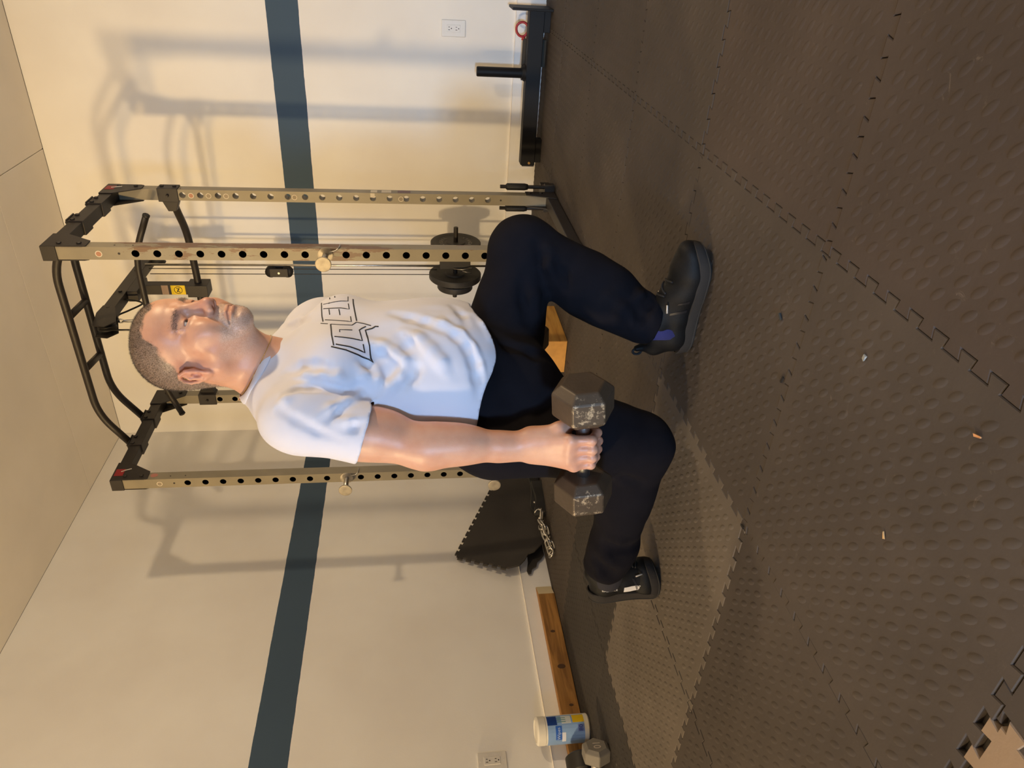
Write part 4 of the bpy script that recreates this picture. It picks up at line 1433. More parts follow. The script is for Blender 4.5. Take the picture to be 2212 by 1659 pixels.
def pants_field():
    F = Field()
    F.ell((TX-0.095, TY, 0.540), (0.148, 0.180, 0.135), k=0.05)
    F.ell((TX-0.020, TY, 0.570), (0.135, 0.165, 0.10), k=0.05)
    hR, kR, aR = J['hipR'], J['kneR'], J['ankR']
    F.cone(hR+np.array((-0.010, 0.005, -0.01)), kR, 0.102, 0.080, k=0.05)
    F.cone(hR+np.array((0.075, 0.02, -0.06)), kR+np.array((0.045, 0, 0.07)), 0.085, 0.070, k=0.05)
    F.ell((TX-0.03, TY, 0.455), (0.10, 0.10, 0.10), k=0.06)
    F.cone(kR, aR+np.array((0.03, 0, 0)), 0.080, 0.062, k=0.035)
    F.ell(kR*0.6+aR*0.4+np.array((0, 0, 0.02)), (0.11, 0.068, 0.068), k=0.04)
    F.cone(aR+np.array((0.05, 0, -0.005)), aR+np.array((-0.022, 0, 0.012)), 0.068, 0.060, k=0.02)
    hL, kL, aL = J['hipL'], J['kneL'], J['ankL']
    F.cone(hL+np.array((0.0, 0.0, -0.005)), kL, 0.114, 0.082, k=0.05)
    F.ell(kL, (0.086, 0.088, 0.084), k=0.03)
    F.cone(kL+np.array((0.018, 0, 0)), kL*0.35+aL*0.65+np.array((0.012, 0, 0)), 0.074, 0.074, k=0.03)
    F.cone(kL*0.5+aL*0.5, aL+np.array((0.008, 0, 0.015)), 0.078, 0.064, k=0.03)
    for a, b, r1, r2, k, op in FOLD_PANTS:
        F.cone(a, b, r1, r2, k, op)
    return F
# fold lines of the cloth, measured on the garments: (ridge u / groove s, radius, points)
SHIRT_LINES = [('u', 0.012, [(2.1754, -2.7552, 0.7881), (2.1727, -2.7689, 0.763), (2.1654, -2.7846, 0.7391), (2.1572, -2.7983, 0.7203), (2.1465, -2.8049, 0.713)]), ('s', 0.01, [(2.1813, -2.7835, 0.7809), (2.1681, -2.7946, 0.7656), (2.1551, -2.8114, 0.7519), (2.1432, -2.8283, 0.7499)]), ('u', 0.012, [(2.1886, -2.7354, 0.7169), (2.1859, -2.7599, 0.6888), (2.1734, -2.7858, 0.6634), (2.1583, -2.8064, 0.6429), (2.1385, -2.8197, 0.6317)]), ('s', 0.01, [(2.199, -2.7557, 0.7261), (2.1857, -2.7778, 0.7067), (2.1775, -2.8002, 0.6908)]), ('u', 0.007, [(2.2039, -2.7009, 0.6707), (2.2045, -2.7218, 0.635), (2.1931, -2.7473, 0.5975), (2.1748, -2.7738, 0.575), (2.1451, -2.8037, 0.5598), (2.1152, -2.8188, 0.5527)]), ('s', 0.008, [(2.2112, -2.7387, 0.6403), (2.1968, -2.7601, 0.6069), (2.1807, -2.7824, 0.5832), (2.1594, -2.8047, 0.5694), (2.1324, -2.8268, 0.563), (2.0992, -2.8493, 0.5596)]), ('s', 0.01, [(2.2158, -2.6722, 0.7436), (2.2135, -2.698, 0.706), (2.2125, -2.7186, 0.6718), (2.2099, -2.7456, 0.6406)]), ('s', 0.006, [(2.2193, -2.6416, 0.6051), (2.2134, -2.6785, 0.5897), (2.2097, -2.7203, 0.5811)]), ('u', 0.008, [(2.1949, -2.6626, 0.5638), (2.1869, -2.6944, 0.5421), (2.1692, -2.729, 0.5347)]), ('s', 0.007, [(2.1066, -2.8503, 0.7707), (2.1283, -2.8327, 0.7614), (2.1474, -2.818, 0.7495), (2.1595, -2.813, 0.7357)]), ('u', 0.008, [(2.0999, -2.8369, 0.7761), (2.1283, -2.8243, 0.773), (2.1438, -2.8068, 0.7807)]), ('u', 0.009, [(2.0925, -2.8381, 0.7684), (2.1156, -2.8308, 0.7472), (2.1332, -2.8207, 0.7232), (2.1438, -2.8093, 0.7013)]), ('s', 0.006, [(2.151, -2.8215, 0.7828), (2.1584, -2.8117, 0.7923), (2.1706, -2.8105, 0.804)]), ('u', 0.006, [(2.1207, -2.8281, 0.7954), (2.1392, -2.8232, 0.8014), (2.1501, -2.8158, 0.8145)]), ('s', 0.008, [(2.1316, -2.8738, 0.9575), (2.1342, -2.8598, 0.9345), (2.1359, -2.8532, 0.9034), (2.1359, -2.8547, 0.865), (2.13, -2.8521, 0.8375), (2.1192, -2.8464, 0.8109), (2.1083, -2.8505, 0.7838)]), ('u', 0.007, [(2.1047, -2.8885, 0.9678), (2.1188, -2.8841, 0.9526), (2.1225, -2.872, 0.9315)]), ('u', 0.009, [(2.1144, -2.7982, 0.9441), (2.1402, -2.8135, 0.914), (2.1525, -2.8297, 0.8814), (2.1468, -2.8377, 0.8561), (2.1311, -2.8369, 0.8367)]), ('s', 0.008, [(2.1238, -2.774, 0.9727), (2.144, -2.7937, 0.9369), (2.1651, -2.8207, 0.8993), (2.1658, -2.8401, 0.8652)]), ('u', 0.007, [(2.0981, -2.9141, 0.8933), (2.1068, -2.9012, 0.8634), (2.1078, -2.8769, 0.834), (2.1077, -2.8393, 0.81)]), ('s', 0.006, [(2.0974, -2.9317, 0.8787), (2.1076, -2.9095, 0.849), (2.116, -2.8867, 0.8228)]), ('u', 0.006, [(2.0879, -2.9179, 0.851), (2.0899, -2.9228, 0.8267), (2.0903, -2.9151, 0.7983)]), ('s', 0.005, [(2.0821, -2.9435, 0.8365), (2.088, -2.9356, 0.818), (2.0963, -2.9334, 0.8025)]), ('s', 0.004, [(2.1141, -2.9056, 0.9669), (2.1008, -2.9269, 0.9296), (2.0789, -2.9377, 0.8885), (2.0649, -2.9494, 0.8508)]), ('u', 0.006, [(2.0885, -2.5126, 1.0068), (2.1053, -2.5278, 0.9858), (2.1136, -2.5196, 0.9647), (2.164, -2.5959, 0.9246)]), ('s', 0.005, [(2.1124, -2.55, 1.0025), (2.1197, -2.5601, 0.9732), (2.1723, -2.6278, 0.9408)]), ('s', 0.007, [(2.1699, -2.8074, 0.6956), (2.153, -2.8196, 0.6932), (2.1375, -2.8312, 0.7029), (2.1227, -2.8439, 0.7176)])]
PANTS_LINES = [('s', 0.01, [(1.4717, -2.7375, 0.2108), (1.4536, -2.7533, 0.1863), (1.4289, -2.7618, 0.1541)]), ('u', 0.012, [(1.5042, -2.7272, 0.1946), (1.4906, -2.7477, 0.1776), (1.4716, -2.7503, 0.1485)]), ('s', 0.009, [(1.5415, -2.7483, 0.1961), (1.5367, -2.7589, 0.1701), (1.534, -2.7623, 0.1381), (1.5233, -2.7375, 0.0867)]), ('u', 0.01, [(1.5768, -2.74, 0.184), (1.5703, -2.7544, 0.1609), (1.5675, -2.7434, 0.1162)]), ('u', 0.008, [(1.4436, -2.725, 0.2003), (1.4135, -2.7399, 0.1884), (1.3965, -2.7397, 0.166)]), ('s', 0.007, [(1.8107, -2.7899, 0.2021), (1.7946, -2.7821, 0.1765), (1.7849, -2.7896, 0.1418)]), ('s', 0.008, [(2.1839, -2.6165, 0.1545), (2.1586, -2.6268, 0.1451), (2.1325, -2.6347, 0.1456)]), ('u', 0.008, [(2.1912, -2.5909, 0.1604), (2.2023, -2.5805, 0.1484), (2.1949, -2.5631, 0.1227)]), ('s', 0.01, [(2.2094, -2.5772, 0.1226), (2.1922, -2.6053, 0.1357), (2.1689, -2.6262, 0.153)]), ('u', 0.01, [(2.1607, -2.6044, 0.1739), (2.1497, -2.615, 0.1602), (2.1233, -2.6166, 0.142)]), ('s', 0.01, [(2.3097, -2.5174, 0.4), (2.2773, -2.5289, 0.3883), (2.2409, -2.5378, 0.3782), (2.2021, -2.5408, 0.3692)]), ('u', 0.009, [(2.2909, -2.505, 0.3739), (2.2576, -2.5259, 0.3689), (2.2164, -2.5267, 0.3605)]), ('s', 0.008, [(2.2721, -2.5369, 0.3533), (2.2468, -2.5477, 0.3382), (2.2251, -2.5607, 0.3342)]), ('s', 0.008, [(2.2228, -2.5509, 0.4389), (2.1833, -2.567, 0.4293), (2.1418, -2.5904, 0.4207)]), ('u', 0.009, [(2.226, -2.5276, 0.4155), (2.1865, -2.5457, 0.4065), (2.1415, -2.5568, 0.4024)]), ('s', 0.01, [(2.1523, -2.6401, 0.5084), (2.1371, -2.6871, 0.4803), (2.1208, -2.7012, 0.4223), (2.102, -2.6886, 0.3793)]), ('s', 0.01, [(2.1926, -2.6109, 0.1607), (2.1687, -2.6213, 0.1553), (2.1421, -2.6293, 0.1641)]), ('u', 0.01, [(2.2051, -2.5843, 0.2307), (2.1795, -2.599, 0.1995), (2.1511, -2.6052, 0.1765)])]
# strokes of the outlined lettering printed on the chest
CHEST_PRINT = [(1, [(2.1356, -2.4467, 0.9193), (2.184, -2.5733, 0.9075), (2.1869, -2.5961, 0.9051), (2.1871, -2.6132, 0.9035), (2.1866, -2.6286, 0.9017), (2.1858, -2.6432, 0.9), (2.186, -2.6705, 0.8949)]), (1.1, [(2.1966, -2.5789, 0.8349), (2.1978, -2.6046, 0.8327), (2.1976, -2.6285, 0.8294), (2.1972, -2.6515, 0.8261), (2.1971, -2.6693, 0.8235), (2.1973, -2.6871, 0.8209)]), (0.9, [(2.1906, -2.559, 0.8898), (2.1935, -2.5731, 0.8878)]), (0.9, [(2.1941, -2.5582, 0.8782), (2.1962, -2.5694, 0.8766)]), (0.7, [(2.1969, -2.5667, 0.847), (2.1987, -2.5932, 0.8452), (2.1991, -2.594, 0.8533), (2.1991, -2.5939, 0.8615), (2.1985, -2.5952, 0.8693), (2.1972, -2.5952, 0.8773), (2.1944, -2.5953, 0.8876), (2.1887, -2.5895, 0.9014)]), (0.9, [(2.1944, -2.5934, 0.8877), (2.1944, -2.5972, 0.8876)]), (0.8, [(2.1985, -2.6059, 0.8438), (2.1972, -2.631, 0.8403), (2.1972, -2.6279, 0.8498), (2.197, -2.6245, 0.8594), (2.1962, -2.6236, 0.8684), (2.195, -2.6217, 0.8775), (2.1927, -2.6182, 0.8882), (2.1891, -2.6122, 0.8993)]), (0.9, [(2.1929, -2.6225, 0.8859), (2.1909, -2.6448, 0.8827)]), (0.9, [(2.1961, -2.6291, 0.8633), (2.1937, -2.6531, 0.8592)]), (0.8, [(2.1957, -2.6646, 0.8353), (2.1967, -2.6906, 0.832), (2.1963, -2.6887, 0.8394), (2.1957, -2.6864, 0.8469), (2.1948, -2.6837, 0.8544), (2.1937, -2.6805, 0.862), (2.1919, -2.6758, 0.8715), (2.1897, -2.6703, 0.8811), (2.1871, -2.6642, 0.8909)]), (0.8, [(2.1853, -2.6782, 0.8989), (2.1889, -2.6859, 0.8907), (2.1919, -2.6927, 0.8826)]), (1.1, [(2.1941, -2.6982, 0.8756), (2.1972, -2.7211, 0.8727), (2.1984, -2.7401, 0.8703), (2.198, -2.7558, 0.8684), (2.1967, -2.7681, 0.8661), (2.1946, -2.7788, 0.864), (2.1919, -2.7882, 0.8621)]), (0.7, [(2.1941, -2.6982, 0.8756), (2.1958, -2.7022, 0.868), (2.1967, -2.7049, 0.8606), (2.1972, -2.7067, 0.8534), (2.1973, -2.7075, 0.8453), (2.1972, -2.7077, 0.8373), (2.197, -2.7078, 0.8293), (2.1972, -2.694, 0.821), (2.1974, -2.6972, 0.8133), (2.1975, -2.7003, 0.8056), (2.1974, -2.7051, 0.7973), (2.1972, -2.7098, 0.7891)]), (0.8, [(2.199, -2.7434, 0.8527), (2.199, -2.7332, 0.8539), (2.198, -2.7315, 0.841), (2.1973, -2.7304, 0.8343), (2.1965, -2.7292, 0.8275)]), (0.9, [(2.1978, -2.7621, 0.8622), (2.1974, -2.7633, 0.8526), (2.1963, -2.763, 0.8431), (2.1944, -2.7624, 0.834), (2.1921, -2.7612, 0.8248), (2.1903, -2.761, 0.8183), (2.1886, -2.7608, 0.8118), (2.1869, -2.7608, 0.8053), (2.1919, -2.7433, 0.8091), (2.195, -2.7263, 0.813), (2.1956, -2.7182, 0.807), (2.1964, -2.7117, 0.7998)]), (1, [(2.1929, -2.7852, 0.8581), (2.192, -2.7864, 0.851), (2.1908, -2.7868, 0.8439), (2.1891, -2.7866, 0.8368), (2.1871, -2.7857, 0.8298), (2.1835, -2.7858, 0.8208), (2.1797, -2.7857, 0.8117), (2.1767, -2.7865, 0.8053), (2.1738, -2.7874, 0.799), (2.1788, -2.779, 0.8012), (2.1833, -2.7697, 0.8032)]), (1.1, [(2.1906, -2.7911, 0.867), (2.1899, -2.7936, 0.8595), (2.1889, -2.7953, 0.852), (2.1873, -2.7962, 0.8447), (2.1854, -2.7963, 0.8374), (2.1828, -2.7971, 0.8309), (2.1798, -2.7974, 0.8244), (2.1767, -2.7973, 0.8179), (2.1736, -2.7972, 0.8114), (2.1697, -2.7981, 0.8045), (2.166, -2.7991, 0.7975), (2.1624, -2.8004, 0.7905), (2.159, -2.8021, 0.7835), (2.1649, -2.7948, 0.7851), (2.1705, -2.7868, 0.7867), (2.1758, -2.7782, 0.7884), (2.1799, -2.7704, 0.7902), (2.1837, -2.7619, 0.7922), (2.1872, -2.7527, 0.7941), (2.1911, -2.7397, 0.7972), (2.1943, -2.7251, 0.8003), (2.1948, -2.722, 0.7935), (2.1955, -2.7194, 0.7866), (2.1972, -2.7135, 0.7793), (2.1977, -2.7151, 0.7728)])]
for L_, T_, kk in ((SHIRT_LINES, FOLD_SHIRT, 0.016), (PANTS_LINES, FOLD_PANTS, 0.022)):
    for op, rr, Q in L_:
        for i in range(len(Q)-1):
            ra = rr*0.6 if i == 0 else rr
            rb = rr*0.6 if i == len(Q)-2 else rr
            T_.append((Q[i], Q[i+1], ra, rb, kk, op))
# ------------------------------------------------------------------ the man: meshes
def skin_material():
    m = mat('skin', (0.60, 0.33, 0.225), 0.42, spec=0.45, sss=0.12)
    nt, b = nodes_of(m)
    at = new_node(nt, 'ShaderNodeAttribute', attribute_name='tone')
    s = new_node(nt, 'ShaderNodeSeparateColor'); nt.links.new(at.outputs['Color'], s.inputs['Color'])
    tc = new_node(nt, 'ShaderNodeTexCoord')
    n1 = new_node(nt, 'ShaderNodeTexNoise', i_Scale=20.0, i_Detail=3.0); nt.links.new(tc.outputs['Object'], n1.inputs['Vector'])
    n2 = new_node(nt, 'ShaderNodeTexNoise', i_Scale=420.0, i_Detail=2.0); nt.links.new(tc.outputs['Object'], n2.inputs['Vector'])
    cr = new_node(nt, 'ShaderNodeValToRGB')
    cr.color_ramp.elements[0].position = 0.35; cr.color_ramp.elements[0].color = (0.57, 0.29, 0.185, 1)
    cr.color_ramp.elements[1].position = 0.65; cr.color_ramp.elements[1].color = (0.62, 0.345, 0.23, 1)
    nt.links.new(n1.outputs['Fac'], cr.inputs['Fac'])
    col = cr.outputs['Color']
    # rosy parts, beard stubble, cropped scalp: each masked by where it grows
    for ch, c1, c2, amt in (('Blue', (0.50, 0.17, 0.135), (0.46, 0.16, 0.13), 0.8), ('Green', (0.42, 0.32, 0.26), (0.60, 0.51, 0.45), 0.55), ('Red', (0.11, 0.085, 0.065), (0.26, 0.21, 0.165), 0.85)):
        rr = new_node(nt, 'ShaderNodeValToRGB')
        rr.color_ramp.elements[0].position = 0.4; rr.color_ramp.elements[0].color = (*c1, 1)
        rr.color_ramp.elements[1].position = 0.6; rr.color_ramp.elements[1].color = (*c2, 1)
        nt.links.new(n2.outputs['Fac'], rr.inputs['Fac'])
        f = new_node(nt, 'ShaderNodeMath', operation='MULTIPLY'); f.inputs[1].default_value = amt
        nt.links.new(s.outputs[ch], f.inputs[0])
        mx = new_node(nt, 'ShaderNodeMix', data_type='RGBA')
        nt.links.new(f.outputs[0], mx.inputs['Factor']); nt.links.new(col, mx.inputs['A']); nt.links.new(rr.outputs['Color'], mx.inputs['B'])
        col = mx.outputs['Result']
    nt.links.new(col, b.inputs['Base Color'])
    bp = new_node(nt, 'ShaderNodeBump'); bp.inputs['Strength'].default_value = 0.16; bp.inputs['Distance'].default_value = 0.0012
    nt.links.new(n2.outputs['Fac'], bp.inputs['Height']); nt.links.new(bp.outputs['Normal'], b.inputs['Normal'])
    return m


def head_local(P):
    return ((P-HEAD)@HR)/HS


def hair_mask(L):
    """1 where the cropped hair grows, in head coordinates"""
    x, y, z = L[:, 0], np.abs(L[:, 1]), L[:, 2]
    n = vnoise(L, 70, 3)*0.004+vnoise(L, 220, 4)*0.0025
    az = np.arctan2(y, x)
    line = np.interp(az, [0, 0.09, 0.21, 0.41, 0.67, 0.87, 0.94, 1.0, 1.09, 1.29, 1.44, 1.52, 1.60, 1.75, 1.95, 2.14, 2.44, 2.8, 3.2],
                     [0.064, 0.065, 0.0735, 0.0770, 0.0770, 0.0735, 0.0640, 0.0525, 0.0455, 0.0405, 0.0345, 0.027, 0.018, 0.016, 0.0, -0.030, -0.052, -0.064, -0.068])
    soft = np.interp(az, [0, 0.9, 1.3, 1.9, 3.2], [0.004, 0.004, 0.008, 0.008, 0.016])
    a = sstep(z+n-line, -soft, soft)
    ear = ((x+0.013)**2/0.020**2+(z+0.021)**2/0.036**2 < 1) & (y > 0.066)
    return np.where(ear, 0, a)


def beard_mask(L):
    x, y, z = L[:, 0], np.abs(L[:, 1]), L[:, 2]
    n = vnoise(L, 90, 8)*0.004
    chin = sstep(x, 0.044, 0.062)*sstep(-z, 0.064, 0.080)
    stache = sstep(x, 0.076, 0.084)*sstep(-z, 0.0535, 0.060)*sstep(0.034-y+n, 0, 0.008)
    jaw = sstep(x, 0.004, 0.030)*sstep(-z+n, 0.062, 0.082)*0.55
    lip = ((z+0.0815)/0.0100)**2+(y/0.027)**2 < 1
    under = sstep(z, -0.150, -0.120)
    b = np.maximum(np.maximum(chin, stache), jaw)*under*np.where(lip & (x > 0.074), 0.0, 1)
    return b


def build_body():
    F = body_field()
    V, Q = F.mesh(0.0032)
    V = relax(V, Q, 1, 0.4)
    L = head_local(V)
    me = bpy.data.meshes.new('person')
    me.from_pydata(V.tolist(), [], Q.tolist()); me.update()
    # finer skin over the head
    bm = bmesh.new(); bm.from_mesh(me); bm.verts.ensure_lookup_table()
    hm = (L[:, 2] > -0.14) & (np.linalg.norm(L, axis=1) < 0.175)
    es = [e for e in bm.edges if hm[e.verts[0].index] and hm[e.verts[1].index]]
    bmesh.ops.subdivide_edges(bm, edges=es, cuts=1, use_grid_fill=True)
    bm.to_mesh(me); bm.free(); me.update()
    V = np.empty(len(me.vertices)*3); me.vertices.foreach_get('co', V); V = V.reshape(-1, 3)
    L = head_local(V)
    hm = (L[:, 2] > -0.145) & (np.linalg.norm(L, axis=1) < 0.18)
    for _ in range(2):
        V[hm] = F.project(V[hm])
    o0 = np.array((1.95, -2.665, 0.0))
    me.vertices.foreach_set('co', (V-o0).ravel()); me.update()
    for p in me.polygons:
        p.use_smooth = True
    o = bpy.data.objects.new('person', me); COL.objects.link(o); o.location = o0; ORG[o.name] = o0
    me.materials.append(skin_material())
    col = np.zeros((len(V), 4)); col[:, 3] = 1
    near = np.linalg.norm(L, axis=1) < 0.2
    Lh = L[near]
    hair, beard = hair_mask(Lh), beard_mask(Lh)
    x, y, z = Lh[:, 0], np.abs(Lh[:, 1]), Lh[:, 2]
    red = np.exp(-(((z+0.0815)/0.0085)**2+(y/0.025)**2))*sstep(x, 0.070, 0.082)*0.32
    red = np.maximum(red, np.exp(-(((x-0.103)/0.02)**2+(y/0.016)**2+((z+0.036)/0.018)**2))*0.75)
    red = np.maximum(red, np.exp(-(((x+0.006)/0.024)**2+((y-0.082)/0.014)**2+((z+0.021)/0.036)**2))*0.65)
    red = np.maximum(red, np.exp(-(((x-0.055)/0.03)**2+((y-0.05)/0.025)**2+((z+0.03)/0.022)**2))*0.25)
    col[near, 0] = hair; col[near, 1] = beard; col[near, 2] = red
    # knuckles of both fists a little redder
    for G in (GR, GL):
        d = np.linalg.norm((V-G['c'])*np.array((0.7, 1, 1)), axis=1)
        col[:, 2] = np.maximum(col[:, 2], np.exp(-(d/0.045)**2)*0.45)
    a = me.color_attributes.new('tone', 'FLOAT_COLOR', 'POINT')
    a.data.foreach_set('color', col.ravel())
    return F, o, V


BODY, person, BV = build_body()
tag(person, 'man with cropped grey hair and stubble in a split squat holding two dumbbells', 'person')


def kid(name, geo, m, parent=None, **kw):
    return obj(name, geo, m, parent or person, **kw)


# eyes
m_eye = mat('eye_white', '#b3a69c', 0.2, coat=0.4)
m_iris = mat('iris_brown', '#3b2416', 0.2, coat=0.8)
m_pupil = mat('pupil', '#050404', 0.1, coat=0.8)
for s in (-1, 1):
    c = hd((0.0690, s*0.0325, -0.004)); gz = HR@rotm('Z', radians(16))@rotm('Y', radians(4))@np.array((1, 0, 0))
    r = 0.0124*HS
    e = kid('eye', xf(lathe([(r*sin(t), r*cos(t)) for t in np.linspace(0.02, pi-0.02, 18)], 24), t=c), m_eye, smooth=True)
    for nm, rr, mm in (('iris', 0.0060, m_iris), ('pupil', 0.0027, m_pupil)):
        a = math.asin(rr*HS/r)
        lift = 1.012 if nm == 'iris' else 1.022
        g = lathe([(r*lift*sin(t), r*lift*cos(t)) for t in np.linspace(a, 0.01, 6)], 20)
        kid(nm, xf(g, frame(gz), c), mm, e, smooth=True)


def strands(name, P, N, D, length, width, m, lab=None):
    """short hairs as slim three-sided blades, one mesh"""
    n = len(P)
    T = np.cross(N, D); T /= np.maximum(np.linalg.norm(T, axis=1), 1e-9)[:, None]
    B = np.cross(T, D)
    w = width[:, None]
    v = np.stack([P+T*w, P-T*w*0.5+B*w*0.8, P-T*w*0.5-B*w*0.8, P+D*length[:, None]], 1).reshape(-1, 3)
    i = np.arange(n)[:, None]*4
    f = np.concatenate([i+np.array((0, 1, 3)), i+np.array((1, 2, 3)), i+np.array((2, 0, 3))], 0)
    o = kid(name, (v, f.tolist()), m)
    return tag(o, lab, kind='stuff')


def scatter(mask, n, seed):
    rg = np.random.default_rng(seed)
    w = mask/mask.sum()
    i = rg.choice(len(mask), n, p=w)
    return i, rg


# area-weighted sampling of the head skin
BN = np.empty(len(person.data.vertices)*3); person.data.vertices.foreach_get('normal', BN); BN = BN.reshape(-1, 3)
BL = head_local(BV)
HI = np.flatnonzero((np.linalg.norm(BL, axis=1) < 0.2))
HM = hair_mask(BL[HI]); BM = beard_mask(BL[HI])
m_hair1 = mat('hair_grey', '#6a5d4f', 0.55, var=(300, 0.35))
m_hair2 = mat('hair_silver', '#a59a8c', 0.55)
m_hair3 = mat('hair_dark', '#463a2f', 0.55)
down = HR@np.array((-0.35, 0, -1.0))


def grow(name, mask, n, seed, length, width, m, lean, tilt, lab=None):
    i, rg = scatter(mask, n, seed)
    P = BV[HI[i]]+rg.normal(0, 0.0011, (n, 3)); N = BN[HI[i]]
    t = np.asarray(lean)-N*(N@np.asarray(lean))[:, None]
    D = N*(1-tilt)+t*tilt+rg.normal(0, 0.22, (n, 3)); D /= np.linalg.norm(D, axis=1)[:, None]
    P = BV[HI[i]]-N*0.0008+(P-BV[HI[i]])-N*((P-BV[HI[i]])*N).sum(1)[:, None]
    return strands(name, P, N, D, length*(0.6+0.7*rg.random(n)), width*(0.8+0.4*rg.random(n)), m, lab)


hz = BL[HI][:, 2]
crown = HM*sstep(hz, -0.02, 0.05)
fwd = HR@np.array((0.8, 0, -0.15))
grow('hair', crown**2+0.25*HM, 15000, 1, 0.0052, 0.00022, m_hair3, fwd, 0.45, 'cropped dark grey hair')
grow('hair', HM, 9000, 2, 0.0048, 0.00022, m_hair1, down, 0.5, 'grey hair of the sides')
grow('hair', HM*(0.35+0.65*sstep(-BL[HI][:, 0], 0.0, 0.08)), 3500, 3, 0.0048, 0.00022, m_hair2, down, 0.5, 'silver hair of the temples and nape')
bl = BL[HI]
gb = BM*(0.25+0.75*sstep(bl[:, 0], 0.05, 0.08))
grow('beard_stubble', gb, 4200, 4, 0.0030, 0.00020, m_hair2, HR@np.array((0.1, 0, -1)), 0.6, 'silver chin and lip stubble')
grow('beard_stubble', BM, 2500, 5, 0.0020, 0.00016, m_hair1, HR@np.array((0.1, 0, -1)), 0.6)
yb = np.abs(bl[:, 1])
brow = np.exp(-((bl[:, 2]-0.0165+0.25*np.clip(yb-0.035, 0, 1))/0.0042)**2)*sstep(yb, 0.010, 0.018)*sstep(0.056-yb, 0, 0.010)*sstep(bl[:, 0], 0.045, 0.06)
for s in (-1, 1):
    grow('eyebrow', brow*(np.sign(bl[:, 1]) == s), 520, 6+s, 0.0075, 0.00022, m_hair1, HR@np.array((-0.3, s*1.0, 0.15)), 0.75)

# ------------------------------------------------------------------ T-shirt
m_shirt = mat('shirt_cotton', (0.66, 0.665, 0.75), 0.75, spec=0.25, bump=(900, 0.10), sss=0.0)
SF = shirt_field()
NECK_C = np.array((2.068, -2.668))


def neck_z(x):
    return 1.008+(2.140-x)*0.62


def hem_z(p):
    return 0.563-0.045*np.exp(-((p[:, 1]+2.76)/0.075)**2)*sstep(p[:, 0], 2.02, 2.12)+0.005*vnoise(p, 14, 2)


def shirt_disp(p):
    q = p.copy(); q[:, 2] *= 0.55
    w = sstep(0.86-p[:, 2], 0, 0.12)
    return -(vnoise(q, 15, 5)*0.0028*(0.35+0.65*w)+vnoise(q, 34, 6)*0.0011*(0.4+w))


V, Q = SF.mesh(0.0042, disp=shirt_disp)
keep = np.ones(len(V), bool)
keep &= ~((V[:, 2] > neck_z(V[:, 0])) & (np.linalg.norm(V[:, :2]-NECK_C, axis=1) < 0.125))
keep &= V[:, 2] > hem_z(V)
vn = vnormals(V, Q)
for s in ('R', 'L'):
    # open the sleeve: drop the flat cap that closes it
    sh, el = J['sh'+s], J['el'+s]
    ab = el-sh; t = np.clip(((V-sh)@ab)/(ab@ab), 0, 1.2)
    da = np.linalg.norm(V-sh-t[:, None]*ab, axis=1)
    side = (TY-V[:, 1]) if s == 'R' else (V[:, 1]-TY)
    keep &= ~((np.abs(sleeve_plane(V, s)) < 0.0035) & (da < 0.085) & (vn[:, 2] < -0.45) & (side > 0.15))
Q = Q[keep[Q].all(1)]
V, Q, _ = compact(V, Q)
# largest piece only
lab = np.arange(len(V))
for _ in range(60):
    mn = lab[Q].min(1); l2 = lab.copy()
    for k in range(4):
        np.minimum.at(l2, Q[:, k], mn)
    l2 = l2[l2]
    if (l2 == lab).all():
        break
    lab = l2
u, c = np.unique(lab, return_counts=True)
Q = Q[lab[Q[:, 0]] == u[c.argmax()]]
V, Q, _ = compact(V, Q)


def boundary(V, Q):
    e = np.concatenate([Q[:, [k, (k+1) % 4]] for k in range(4)])
    key = np.sort(e, 1); key = key[:, 0]*len(V)+key[:, 1]
    u, inv, cnt = np.unique(key, return_inverse=True, return_counts=True)
    b = e[cnt[inv] == 1]
    return b


def smooth_border(V, Q, it=14):
    b = boundary(V, Q)
    for _ in range(it):
        acc = np.zeros_like(V); n = np.zeros(len(V))
        for a, c in ((0, 1), (1, 0)):
            np.add.at(acc, b[:, a], V[b[:, c]]); np.add.at(n, b[:, a], 1)
        k = n == 2
        V[k] = V[k]*0.5+0.5*acc[k]/n[k][:, None]
    return V, b


V, b = smooth_border(V, Q)
shirt = kid('t_shirt', (V, Q.tolist()), m_shirt, smooth=True)
shirt['label'] = 'white short-sleeved T-shirt with outlined chest lettering'
md = shirt.modifiers.new('thickness', 'SOLIDIFY'); md.thickness = 0.0022; md.offset = -1


def rim_loop(plane, centre, n=90, r0=0.03, r1=0.2, field=SF):
    """where the garment's surface meets a plane: marched outward from the centre"""
    c = np.asarray(centre, float); nn = np.asarray(plane, float); nn /= np.linalg.norm(nn)
    a = np.cross(nn, (0, 1, 0)); a /= np.linalg.norm(a); bb = np.cross(nn, a)
    th = np.linspace(0, 2*pi, n, endpoint=False)
    D = np.cos(th)[:, None]*a+np.sin(th)[:, None]*bb
    t = np.full(n, r0)
    for _ in range(60):
        d = field.eval_pts(c+D*t[:, None], 0.2)
        t = np.clip(t-d*0.7, r0, r1)
    P = c+D*t[:, None]
    for _ in range(3):
        P = 0.5*P+0.25*(np.roll(P, 1, 0)+np.roll(P, -1, 0))
    return P, nn


